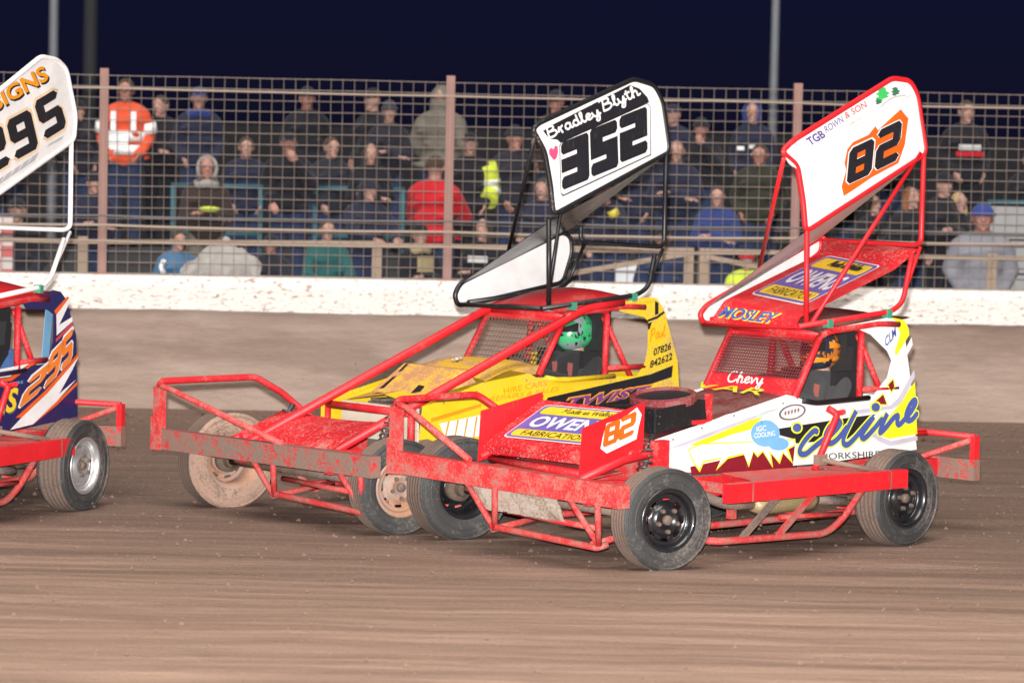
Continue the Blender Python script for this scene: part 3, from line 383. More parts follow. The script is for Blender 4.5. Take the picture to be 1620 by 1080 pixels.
D295= [('P', 'orange', 1, [(0.009, 0.452, 0.656), (-0.386, 0.452, 0.826), (-0.662, 0.452, 0.977), (-0.868, 0.452, 1.091), (-0.869, 0.452, 1.06), (-0.686, 0.452, 0.954), (-0.432, 0.452, 0.811), (-0.07, 0.452, 0.65)]), ('P', 'white', 1, [(-0.07, 0.452, 0.65), (-0.432, 0.452, 0.811), (-0.686, 0.452, 0.954), (-0.869, 0.452, 1.06), (-0.78, 0.452, 0.964), (-0.596, 0.452, 0.794), (-0.842, 0.452, 0.891), (-0.573, 0.452, 0.745), (-0.23, 0.452, 0.589), (0.085, 0.452, 0.57)]), ('P', 'orange', 1, [(-0.23, 0.452, 0.589), (-0.573, 0.452, 0.745), (-0.854, 0.452, 0.872), (-0.855, 0.452, 0.846), (-0.574, 0.452, 0.714), (-0.163, 0.452, 0.564)]), ('P', 'white', 1, [(-0.542, 0.452, 1.394), (-0.72, 0.452, 1.518), (-0.749, 0.452, 1.504), (-0.584, 0.452, 1.318), (-0.771, 0.452, 1.372), (-0.776, 0.452, 1.338), (-0.55, 0.452, 1.239)]), ('P', 'orange', 1, [(-0.511, 0.452, 1.427), (-0.696, 0.452, 1.531), (-0.725, 0.452, 1.52), (-0.542, 0.452, 1.394)]), ('P', 'redtext', 1, [(-0.539, 0.452, 1.214), (-0.772, 0.452, 1.334), (-0.777, 0.452, 1.309), (-0.54, 0.452, 1.187)]), ('G', '2', 'white', 2, (0.003, 0.452, 0.702), (-0.331, 0.0, 0.128), (-0.157, 0.0, 0.243)), ('G', '2', 'flame', 3, (-0.019, 0.452, 0.715), (-0.298, 0.0, 0.115), (-0.154, 0.0, 0.22)), ('G', '9', 'white', 2, (-0.351, 0.452, 0.828), (-0.23, 0.0, 0.116), (-0.098, 0.0, 0.285)), ('G', '9', 'flame', 3, (-0.369, 0.452, 0.837), (-0.2, 0.0, 0.108), (-0.094, 0.0, 0.267)), ('G', '5', 'white', 2, (-0.597, 0.452, 0.952), (-0.181, 0.0, 0.094), (-0.024, 0.0, 0.271)), ('G', '5', 'flame', 3, (-0.615, 0.452, 0.964), (-0.154, 0.0, 0.082), (-0.018, 0.0, 0.246)), ('Bd', 'SIGNS', 'darkgrey', 2, (0.825, 0.452, 0.655), (-0.816, 0.0, 0.035), (-0.05, 0.0, 0.186)), ('Bd', 'SIGNS', 'yellow', 3, (0.835, 0.452, 0.667), (-0.814, 0.0, 0.036), (-0.049, 0.0, 0.181)), ('T', 'LUXURY COACH HIRE', 'skyblue', 2, (0.616, 0.452, 0.89), (-0.703, 0.0, 0.016), (0.001, 0.0, 0.022)), ('P', 'white', 1, [(0.359, 0.452, 1.024), (-0.175, 0.452, 1.048), (0.093, 0.452, 0.966), (0.402, 0.452, 0.961)]), ('P', 'orange', 1, [(0.401, 0.452, 0.951), (0.093, 0.452, 0.96), (-0.186, 0.452, 1.048), (-0.255, 0.452, 1.049), (0.07, 0.452, 0.934), (0.401, 0.452, 0.927)]), ('Bd', 'DESIGNS', 'black', 2, (0.611, 0.425, 2.788), (-1.081, 0.0, 0.369), (0.093, 0.0, 0.111)), ('Bd', 'DESIGNS', 'orangetext', 3, (0.629, 0.425, 2.804), (-1.075, 0.0, 0.366), (0.093, 0.0, 0.105)), ('G', '5', 'peach', 2, (-0.377, 0.425, 2.684), (-0.36, 0.0, 0.123), (0.186, 0.0, 0.323)), ('G', '5', 'black', 3, (-0.387, 0.425, 2.712), (-0.316, 0.0, 0.107), (0.163, 0.0, 0.283)), ('G', '9', 'peach', 2, (0.03, 0.425, 2.532), (-0.372, 0.0, 0.113), (0.152, 0.0, 0.33)), ('G', '9', 'black', 3, (0.017, 0.425, 2.56), (-0.327, 0.0, 0.099), (0.134, 0.0, 0.289)), ('G', '2', 'peach', 2, (0.404, 0.425, 2.409), (-0.362, 0.0, 0.122), (0.154, 0.0, 0.332)), ('G', '2', 'black', 3, (0.392, 0.425, 2.437), (-0.318, 0.0, 0.107), (0.135, 0.0, 0.291)), ('P', 'greytext', 1, [(0.325, 0.425, 2.35), (0.213, 0.425, 2.39), (0.158, 0.425, 2.451), (0.251, 0.425, 2.416)]), ('P', 'greytext', 1, [(0.209, 0.425, 2.392), (0.097, 0.425, 2.432), (0.041, 0.425, 2.494), (0.135, 0.425, 2.458)]), ('P', 'greytext', 1, [(0.093, 0.425, 2.434), (-0.021, 0.425, 2.475), (-0.077, 0.425, 2.538), (0.018, 0.425, 2.501)]), ('P', 'greytext', 1, [(-0.025, 0.425, 2.477), (-0.139, 0.425, 2.519), (-0.196, 0.425, 2.581), (-0.1, 0.425, 2.545)]), ('P', 'greytext', 1, [(-0.143, 0.425, 2.521), (-0.259, 0.425, 2.562), (-0.316, 0.425, 2.625), (-0.219, 0.425, 2.589)]), ('P', 'greytext', 1, [(-0.418, 0.425, 2.659), (-0.635, 0.425, 2.723), (-0.665, 0.425, 2.75), (-0.457, 0.425, 2.686)])]

# ---------------------------------------------------------------- setting
def ground_material():
    m, t, bs = nodes('shale_track')
    streak = tex(t, (.35, 6.0, 1), ns=1.0, detail=8, rough=.62)          # tyre-swept lines along the track
    streak2 = tex(t, (.12, 2.2, 1), ns=1.0, detail=5, rough=.55, loc=(3, 8, 0))
    grit = tex(t, (1, 1, 1), ns=38, detail=6, rough=.75)
    lump = tex(t, (.8, 1.6, 1), ns=2.2, detail=7, rough=.65)
    # shale colour runs from pale near the camera to dark by the wall
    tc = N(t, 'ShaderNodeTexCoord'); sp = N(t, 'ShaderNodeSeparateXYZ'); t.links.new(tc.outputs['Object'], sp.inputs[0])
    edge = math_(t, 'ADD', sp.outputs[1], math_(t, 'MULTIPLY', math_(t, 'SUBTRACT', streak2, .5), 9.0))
    darker = ramp(t, math_(t, 'MULTIPLY', math_(t, 'SUBTRACT', edge, 18.3), 1/6.5), .15, .85)
    pale_shale = mix(t, ramp(t, streak, .32, .68), (.27, .172, .124), (.45, .297, .22))
    dark_shale = mix(t, ramp(t, streak, .3, .7), (.12, .079, .062), (.205, .138, .108))
    base = mix(t, darker, pale_shale, dark_shale)
    base = mix(t, math_(t, 'MULTIPLY', ramp(t, streak2, .45, .6), .4), base, (.2, .128, .09))
    base = mix(t, math_(t, 'MULTIPLY', ramp(t, grit, .5, .7), .45), base, (.46, .33, .25))
    base = mix(t, math_(t, 'MULTIPLY', ramp(t, lump, .55, .8), .3), base, (.09, .058, .044))
    t.links.new(base, bs.inputs['Base Color']); bs.inputs['Roughness'].default_value = .92; bs.inputs['Specular IOR Level'].default_value = .25
    h = math_(t, 'ADD', math_(t, 'MULTIPLY', streak, .8), math_(t, 'ADD', math_(t, 'MULTIPLY', grit, .35), math_(t, 'MULTIPLY', lump, 1.1)))
    bump(t, bs, h, .85, .035); return m
def track_h(x, y):
    r = .02*mnoise.noise((x*.25, y*2.4, 0))+.012*mnoise.noise((x*1.3, y*3.1, 5))
    return r*min(1, max(0, (33.0-y)/2)) if y > 6 else 0
WALL0 = Vector((0, 33.6, 0)); WALL_DIR = Vector((1, .055, 0)).normalized(); WALL_N = Vector((-.055, 1, 0)).normalized()
def wall_pt(s, d, z): return WALL0 + WALL_DIR*s + WALL_N*d + Vector((0, 0, z))
g = B()
ys = [-60, -20, 0, 8] + [10+i*.12 for i in range(200)] + [34.2, 36, 40, 60, 120, 400, 1500]
xs = [-1500, -300, -60, -20] + [-9+i*.2 for i in range(91)] + [20, 60, 300, 1500]
nx = len(xs)
for y in ys:
    for x in xs: g.v.append((x, y, track_h(x, y) if abs(x) < 12 else 0))
for j in range(len(ys)-1):
    for i in range(nx-1): g.face([j*nx+i, j*nx+i+1, (j+1)*nx+i+1, (j+1)*nx+i], 0, True)
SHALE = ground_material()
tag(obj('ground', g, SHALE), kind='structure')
# loose shale clods thrown about the track: past counting
cl = B(); rnd = random.Random(3)
for k in range(4200):
    y = 17+17*rnd.random()**.7 if k % 3 else 31.5+2.0*rnd.random(); x = (rnd.random()-.5)*(y*.36); r = .005+.014*rnd.random()**4
    if k % 3 == 0: r *= 1.4
    if y > 33.2+.055*x: continue
    z = track_h(x, y)
    p = [Vector((a, b_, c_)).normalized()*r*(.7+.6*rnd.random()) for a, b_, c_ in ((1, 0, 0), (-1, 0, 0), (0, 1, 0), (0, -1, 0), (0, 0, 1), (0, 0, -1))]
    cl.add([Vector((x, y, z+r*.35))+q for q in p], [(0, 2, 4), (2, 1, 4), (1, 3, 4), (3, 0, 4), (2, 0, 5), (1, 2, 5), (3, 1, 5), (0, 3, 5)])
tag(obj('loose_shale', cl, plain('clod', (.17, .11, .08), .95, 0, .4)), 'small brown clods of loose shale scattered on the track', 'shale', kind='stuff')

# dirt flung into the air by the wheels
fd = B(); rnd = random.Random(9)
for k in range(170):
    ox, oy = ((2.9, 23.7), (-1.9, 25.2), (-3.3, 24.6), (1.2, 22.2), (.4, 25.8))[k % 5]; d_ = rnd.random()**.8
    x, y, z = ox+d_*2.6*rnd.random()+rnd.gauss(0, .25), oy+d_*1.5*rnd.random()+rnd.gauss(0, .25), .05+1.3*d_*rnd.random()**2; r = .004+.009*rnd.random()**3
    p = [Vector((a, b_, c_))*r*(.6+.7*rnd.random()) for a, b_, c_ in ((1, 0, 0), (-1, 0, 0), (0, 1, 0), (0, -1, 0), (0, 0, 1), (0, 0, -1))]
    fd.add([Vector((x, y, z))+q for q in p], [(0, 2, 4), (2, 1, 4), (1, 3, 4), (3, 0, 4), (2, 0, 5), (1, 2, 5), (3, 1, 5), (0, 3, 5)])
tag(obj('flung_dirt', fd, plain('clod', (.17, .11, .08), .95, 0, .4)), 'specks of wet shale flung up behind the wheels', 'shale', kind='stuff')

# ---- the concrete barrier wall
def wall_material():
    m, t, bs = nodes('muddy_concrete')
    a = tex(t, (.5, 1, 3.2), ns=2.0, detail=9, rough=.68); b = tex(t, (1, 1, 2.5), ns=14, detail=6, rough=.7); c = tex(t, (.35, 1, 1.4), ns=1.3, detail=4, loc=(5, 0, 2))
    base = mix(t, ramp(t, a, .3, .7), (.285, .205, .166), (.41, .312, .258))
    base = mix(t, math_(t, 'MULTIPLY', ramp(t, c, .52, .62), .6), base, (.22, .155, .12))
    base = mix(t, math_(t, 'MULTIPLY', ramp(t, b, .55, .8), .35), base, (.4, .33, .28))
    t.links.new(base, bs.inputs['Base Color']); bs.inputs['Roughness'].default_value = .93
    bump(t, bs, math_(t, 'ADD', a, math_(t, 'MULTIPLY', b, .5)), .8, .03); return m
def band_material():
    m, t, bs = nodes('white_wall_paint')
    a = tex(t, (1, 1, 1.5), ns=4, detail=8, rough=.7); v = tex(t, (1.6, 1, 4.0), ns=9, detail=5, rough=.6)
    base = mix(t, a, (.74, .68, .62), (.86, .82, .78))
    base = mix(t, ramp(t, v, .57, .66), base, (.34, .25, .195))
    v2 = tex(t, (1, 1, 2.2), ns=26, detail=3, rough=.6); base = mix(t, math_(t, 'MULTIPLY', ramp(t, v2, .62, .7), .8), base, (.33, .24, .19))
    t.links.new(base, bs.inputs['Base Color']); bs.inputs['Roughness'].default_value = .9
    bump(t, bs, math_(t, 'ADD', a, v), .7, .02); return m
wall = empty('barrier_wall', wall_pt(0, 0, 0))
tag(wall, 'low brown mud-caked concrete barrier wall with white painted top band', 'wall')
def wl(s, d, z): return wall_pt(s, d, z) - WALL0
WCON, WBAND = wall_material(), band_material()
b = B(); S0 = -40
def surf(u, v):
    s = -9+18*u; z = 1.32*v
    return wl(s, -.02*mnoise.noise((s*.6, z*1.5, 0))-.03*(1-v)**3-.012*mnoise.noise((s*3, z*5, 1)), z)
b.grid(surf, 220, 22)
for s0, s1 in ((-40, -9), (9, 40)): b.add([wl(s0, 0, 0), wl(s1, 0, 0), wl(s1, 0, 1.32), wl(s0, 0, 1.32)], [(0, 1, 2, 3)])
b.add([wl(-40, .0, 1.32), wl(40, .0, 1.32), wl(40, .4, 1.32), wl(-40, .4, 1.32), wl(-40, .4, 0), wl(40, .4, 0)], [(0, 1, 2, 3), (3, 2, 5, 4)])
obj('concrete', b, WCON, wall)
b = B(); K = 260                                        # paint band with an uneven lower edge
for i in range(K+1):
    s = -9+18*i/K; zb = .985+.02*mnoise.noise((s*.45, 3, 0))+.012*mnoise.noise((s*2.7, 1, 0))+.006*mnoise.noise((s*13, 7, 0))
    for v in (0, .33, .66, 1): b.v.append(tuple(wl(s, -.034-.010*mnoise.noise((s*3, v, 4))-.006*mnoise.noise((s*11, v*6, 2)), zb+(1.322-zb)*v)))
    b.v.append(tuple(wl(s, .41, 1.326)))
for i in range(K):
    for j in range(4): b.face([i*5+j, (i+1)*5+j, (i+1)*5+j+1, i*5+j+1], 0, True)
for s0, s1 in ((-40, -9), (9, 40)): b.add([wl(s0, -.03, .985), wl(s1, -.03, .985), wl(s1, -.03, 1.32), wl(s0, -.03, 1.32), wl(s0, .41, 1.326), wl(s1, .41, 1.326)], [(0, 1, 2, 3), (3, 2, 5, 4)])
obj('white_band', b, WBAND, wall)

# ---- catch fence standing on the wall
RUST = paint('rusty_post', (.36, .2, .17), .25, .7, speck=.3, mudcol=(.3, .17, .13))
WIRE = plain('galvanised_wire', (.26, .21, .185), .6, .1)
CABLE = plain('steel_cable', (.34, .265, .21), .6, .1); CABLE_D = plain('dark_cable', (.13, .12, .12), .6)
fence = empty('catch_fence', wall_pt(0, .15, 1.32)); tag(fence, 'tall welded wire catch fence with rusty posts on the barrier wall', 'fence')
FO = wall_pt(0, .15, 1.32)
def fp(s, z, d=0): return wall_pt(s, .15+d, 1.32+z) - FO
posts = [-11.02, -7.56, -4.12, -.66, 2.85, 6.3, 9.75]
for s in posts:
    p = B().box(fp(s, 1.02, .04), (.085, .085, 2.08), Matrix.Rotation(.055, 3, 'Z')); obj('post', p, RUST, fence)
    obj('foot_plate', B().box(fp(s, .008, .04), (.2, .16, .012), Matrix.Rotation(.055, 3, 'Z')), RUST, fence)
rw = random.Random(11)
for i in range(len(posts)-1):                          # one welded panel per bay
    s0, s1 = posts[i]+.02, posts[i+1]-.02; m = B(); n = int((s1-s0)/.1175)
    jx = rw.uniform(-.004, .004)
    def wob(s, z): return fp(s+.006*mnoise.noise((s*1.1, z*2, i)), z+.008*mnoise.noise((s*.9, z, 7+i)), .012*mnoise.noise((s*.8, z*1.2, 20+i))-.03)
    for k in range(n+1):
        s = s0+(s1-s0)*k/n; m.tube([wob(s, z) for z in (0.01, .7, 1.35, 2.0)], .0034, 4, caps=False)
    zz = 0.02
    while zz < 2.01:
        m.tube([wob(s0+(s1-s0)*k/8, zz)+Vector((0, -.006, 0)) for k in range(9)], .0042, 4, caps=False); zz += .1095
    tag(obj('mesh_panel', m, WIRE, fence), kind='stuff')
for z, r, mt, sag in ((1.86, .012, CABLE, .006), (.60, .012, CABLE_D, .014), (.50, .015, CABLE, .02), (.345, .011, CABLE, .02)):
    P = []
    for i in range(len(posts)-1):
        for k in range(8): s = posts[i]+(posts[i+1]-posts[i])*k/8; P.append(fp(s, z-sag*math.sin(math.pi*k/8)+.012*mnoise.noise((s*.7, z*9, 0)), -.06))
    obj('tension_cable', B().tube(P, r, 6), mt, fence)
# timber rail posts behind the fence, at the foot of the terrace
TIMB = paint('weathered_timber', (.36, .27, .2), .25, .85, speck=.2)
rail = empty('timber_rail', wall_pt(0, .72, 0)); tag(rail, 'weathered timber crowd rail on short posts behind the wire fence', 'rail')
RO = wall_pt(0, .72, 0)
for s in (-7.5, -4.35, -1.36, 1.84, 2.0, 4.98, 8.0): obj('post', B().box(wall_pt(s, .72, .84)-RO, (.1, .09, 1.68)), TIMB, rail)
for s0, s1, z0, z1 in ((-8.5, -4.35, 1.66, 1.63), (-4.35, -1.36, 1.63, 1.67), (-1.36, 1.84, 1.65, 1.66), (2.0, 4.98, 1.66, 1.63), (4.98, 8.6, 1.64, 1.66)):
    obj('rail', B().bar(wall_pt(s0, .65, z0)-RO, wall_pt(s1, .65, z1)-RO, .04, .045), TIMB, rail)
for s0, s1, z0, z1 in ((1.84, .1, 1.63, 1.30), (2.0, 3.3, 1.6, 1.36)): obj('brace', B().bar(wall_pt(s0, .62, z0)-RO, wall_pt(s1, .62, z1)-RO, .03, .05), TIMB, rail)

# ---- spectator terrace: concrete steps
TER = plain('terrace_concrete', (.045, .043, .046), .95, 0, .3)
FLOOR = {0: .25, 1: .70, 2: 1.05, 3: 1.45}; DEPTH = {0: 34.75, 1: 35.7, 2: 36.6, 3: 37.6}
ter = empty('terrace', (0, 34.2, 0)); tag(ter, 'dark stepped concrete spectator terrace behind the fence', 'terrace')
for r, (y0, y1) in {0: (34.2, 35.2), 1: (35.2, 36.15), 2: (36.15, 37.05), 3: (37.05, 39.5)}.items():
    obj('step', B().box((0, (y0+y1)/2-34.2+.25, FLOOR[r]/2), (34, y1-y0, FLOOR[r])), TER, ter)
TEAL = plain('teal_rail_paint', (.03, .11, .14), .6)
for x0, x1, r in ((-3.75, -2.75, 2), (-2.2, -1.2, 2), (5.15, 6.2, 2)):      # short crush barriers between the steps
    y = 36.3+.25; z = FLOOR[2]
    e = empty('crush_barrier', (x0, y, z)); tag(e, {(-3.75): 'teal tubular crush barrier behind the hooded man in brown', (-2.2): 'teal tubular crush barrier beside the long-haired woman', 5.15: 'teal tubular crush barrier behind the pale grey panels'}[x0], 'barrier')
    obj('top_rail', B().tube([(0, 0, 1.12), (x1-x0, 0, 1.12)], .028, 8), TEAL, e); obj('mid_rail', B().tube([(0, 0, .6), (x1-x0, 0, .6)], .024, 8), TEAL, e)
    for q in (0.02, x1-x0-.02): obj('post', B().tube([(q, 0, 0), (q, 0, 1.12)], .028, 8), TEAL, e)

tag(obj('unlit_ground', B().box((0, 1239.5, -.05), (2900, 2400, .13)), plain('unlit_black', (.006, .006, .009), .95, 0, .3)), kind='structure')  # added ground sheet; unlit night behind the crowd put into its near-black colour
# ---- floodlight masts behind the terrace
MAST = plain('galvanised_mast', (.2, .215, .24), .6, .2)
MAST_D = plain('dark_mast', (.028, .03, .036), .8, .1)
def mast(x, y, r, h, label, MAST=MAST):
    e = empty('floodlight_mast', (x, y, 0)); tag(e, label, 'light mast')
    obj('pole', B().lathe([(r*1.15, 0), (r, h*.4), (r*.6, h), (0, h)], 16, axis='z'), MAST, e)
    obj('base_plate', B().lathe([(0, .05), (r*2, .05), (r*2, 0)], 12, axis='z', smooth=False), MAST, e)
    obj('crossarm', B().box((0, 0, h-.3), (2.6, .12, .12)), MAST, e)
    for k in range(3):
        l = obj('lamp_housing', B().box((-1.1+k*1.1, -.25, h-.15), (.55, .3, .45), Matrix.Rotation(.4, 3, 'X')), BLACKBOX, e)
        obj('lens', B().box((-1.1+k*1.1, -.41, h-.22), (.48, .02, .38), Matrix.Rotation(.4, 3, 'X')), plain('lens_glass', (.5, .5, .5), .1), l)
mast(3.28, 43.0, .055, 11.0, 'slim grey floodlight mast rising behind the red-edged number 82 wing')
mast(-6.15, 44.5, .062, 11.0, 'slim pale floodlight mast rising behind the white-framed number 295 wing')
mast(-5.98, 47.0, .10, 11.0, 'thick dark floodlight mast just beside the slim pale one', MAST_D)
# odd things among the crowd
e = empty('cool_box', (1.35, 35.35, .70)); tag(e, 'white plastic cool box standing on the terrace behind the number 352 car', 'cool box')
obj('body', B().box((0, 0, .35), (.55, .4, .7)), plain('cool_box_white', (.55, .56, .58), .5), e); obj('lid', B().box((0, 0, .735), (.58, .43, .06)), plain('cool_box_lid', (.6, .6, .62), .5), e)
e = empty('grey_crate', (5.28, 35.45, .70)); tag(e, 'stack of pale grey panels beside the blue beanie on the terrace', 'panel stack')
for k in range(4): obj('panel', B().box((.02*(k % 2), 0, .2+k*.36), (.85, .12, .34)), plain('grey_panel', (.3, .3, .3), .8), e)
def drape(u, v):
    x = -1.0+2.0*u; z = .55*(1-abs(u-.55)**1.3*1.3)*(1-.1*v)+.06*mnoise.noise((x*4, v*3, 0))
    return Vector((x*.42, -.35*v+.12*mnoise.noise((x*3, v*4, 5)), z*(1-v*.75)))
t_ = tag(obj('grey_tarpaulin', B().grid(drape, 24, 10), cloth('tarp', (.36, .34, .32))), 'pale grey tarpaulin draped in a heap against the foot of the terrace', 'tarpaulin'); t_.location = (-3.02, 34.55, 1.12)
tag(obj('tarpaulin_trestle', B().box((0, 0, .45), (.8, .25, .9)), TIMB), 'timber trestle under the pale grey tarpaulin', 'trestle').location = (-3.02, 34.62, .25)
e = empty('checked_board', (-5.55, 34.6, .25)); tag(e, 'red and white checked board leaning at the fence behind the 295 car', 'board')
obj('panel', B().box((0, 0, .8), (.75, .04, 1.6)), plain('pale_board', (.55, .5, .48), .7), e)
for i in range(6):
    for j in range(5):
        if (i+j) % 2: obj('check', B().box((-.31+i*.125, -.023, 1.0+j*.12), (.122, .004, .117)), plain('red_check', (.5, .12, .12), .7), e)

# ---------------------------------------------------------------- the cars
class Car:
    def __init__(s, name, x, y, head, label):
        s.e = empty(name, (x, y, 0), math.radians(head)); tag(s.e, label, 'stock car', 'stock cars racing')
    def add(s, name, b, mat, parent=None, label=None):
        o = obj(name, b, mat, parent or s.e)
        if label: o['label'] = label
        return o
_wm = {}
def wheel_meshes(R, w, rim_r, key, rim_mat, side_mat=None):
    k = (R, w, key)
    if k in _wm: return _wm[k]
    h = w/2; pr = [(rim_r, -h*.82), (rim_r+.012, -h*.95), (rim_r+.035, -h), (R*.86, -h*1.02), (R-.022, -h*.93), (R-.004, -h*.80)]
    mats = [0]*5; y = -h*.8; nseg = 5; step = 1.6*h/nseg
    for i in range(nseg):
        pr += [(R, y+.012), (R, y+step-.010)]; mats += [1, 1]
        if i < nseg-1: pr += [(R-.004, y+step-.007), (R-.004, y+step+.005)]; mats += [1, 1]
        y += step
    pr += [(R-.004, h*.80), (R-.022, h*.93), (R*.86, h*1.02), (rim_r+.035, h), (rim_r+.012, h*.95), (rim_r, h*.82)]; mats += [1, 0, 0, 0, 0, 0]
    mats = mats[:len(pr)-1]+[0]*(len(pr)-1-len(mats))
    ty = B().lathe(pr, 56, mats=mats)
    for sd in (-1, 1):                                   # moulded ribs on the sidewalls
        for rr in (R*.93, R*.76): ty.lathe([(rr-.008, sd*h*.96), (rr-.003, sd*(h*1.0+.006)), (rr+.003, sd*(h*1.0+.006)), (rr+.008, sd*h*.96)], 56)
    d = .15*w+.02                                       # disc sits inboard of the outer lip
    rp = [(rim_r+.014, h*.9), (rim_r+.014, h*.98), (rim_r, h*1.0), (rim_r-.012, h*.96), (rim_r-.02, h*.80), (rim_r-.028, h*.62), (rim_r-.03, h*.35), (rim_r-.045, d+.01), (.145, d), (.125, d-.008), (.105, d+.006), (.09, d+.03), (.062, d+.032), (.055, d+.02), (0, d+.02)]
    ri = B().lathe(rp, 48, skip=lambda i, j: j == 8 and (i % 6) in (1, 2, 3))
    ri.lathe([(rim_r-.03, h*.35), (rim_r-.035, -h*.4), (rim_r-.012, -h*.9), (rim_r+.01, -h*.95)], 48)
    hub = B().lathe([(.0, d+.05), (.026, d+.049), (.033, d+.04), (.034, d+.02)], 20).lathe([(.0, -h*.3), (.09, -h*.3), (.09, d-.02)], 20)
    hub.lathe([(.055, -h*.9), (.055, -h*.3)], 16)
    nut = B().lathe([(0, .026), (.014, .024), (.016, 0)], 6, smooth=False)
    tm, rm, hm, nm = ty.mesh('tyre'), ri.mesh('wheel'), hub.mesh('hub'), nut.mesh('lug_nut')
    for me, ml in ((tm, [side_mat or RUBBER_SIDE, RUBBER_TREAD]), (rm, [rim_mat]), (hm, [NUT]), (nm, [NUT])):
        fixn(me)
        for q in ml: me.materials.append(q)
    _wm[k] = (tm, rm, hm, nm, d); return _wm[k]
def wheel(car, x, y, R, w, key, rim_mat, steer=0, side=1, spin=0, camber=0, rim_r=.198, side_mat=None):
    tm, rm, hm, nm, d = wheel_meshes(R, w, rim_r, key, rim_mat, side_mat)
    o = bpy.data.objects.new('wheel', rm); COL.objects.link(o); o.parent = car.e
    o.location = (x, y, R-.012); o.rotation_euler = (camber, spin, math.radians(steer)+(math.pi if side < 0 else 0))
    for n, me in (('tyre', tm), ('hub', hm)):
        c = bpy.data.objects.new(n, me); COL.objects.link(c); c.parent = o
    for i in range(5):
        c = bpy.data.objects.new('lug_nut', nm); COL.objects.link(c); c.parent = o
        t = 2*math.pi*i/5; c.location = (.075*math.cos(t), d+.03, .075*math.sin(t))
def coilover(car, a, b, r=.045):
    a, b = Vector(a), Vector(b); d = b-a; n = 9; P = []; u = d.orthogonal().normalized(); w_ = d.normalized().cross(u)
    for i in range(n*8+1):
        t = i/(n*8); P.append(a+d*(.15+.7*t)+(u*math.cos(2*math.pi*n*t)+w_*math.sin(2*math.pi*n*t))*r)
    o = car.add('damper', B().tube([a, b], .018, 8).tube([a, a+d*.5], .026, 8), SPRING); car.add('spring', B().tube(P, .008, 5), SPRING, o)
def mesh_screen(car, O, U, V, nu, nv, r, mat, name='window_mesh', parent=None):
    b = B(); O, U, V = Vector(O), Vector(U), Vector(V)
    for i in range(nu+1): b.tube([O+U*(i/nu), O+U*(i/nu)+V], r, 4, caps=False)
    for j in range(nv+1): b.tube([O+V*(j/nv)+U.cross(V).normalized()*r*1.6, O+V*(j/nv)+U+U.cross(V).normalized()*r*1.6], r, 4, caps=False)
    return tag(car.add(name, b, mat, parent), kind='stuff')

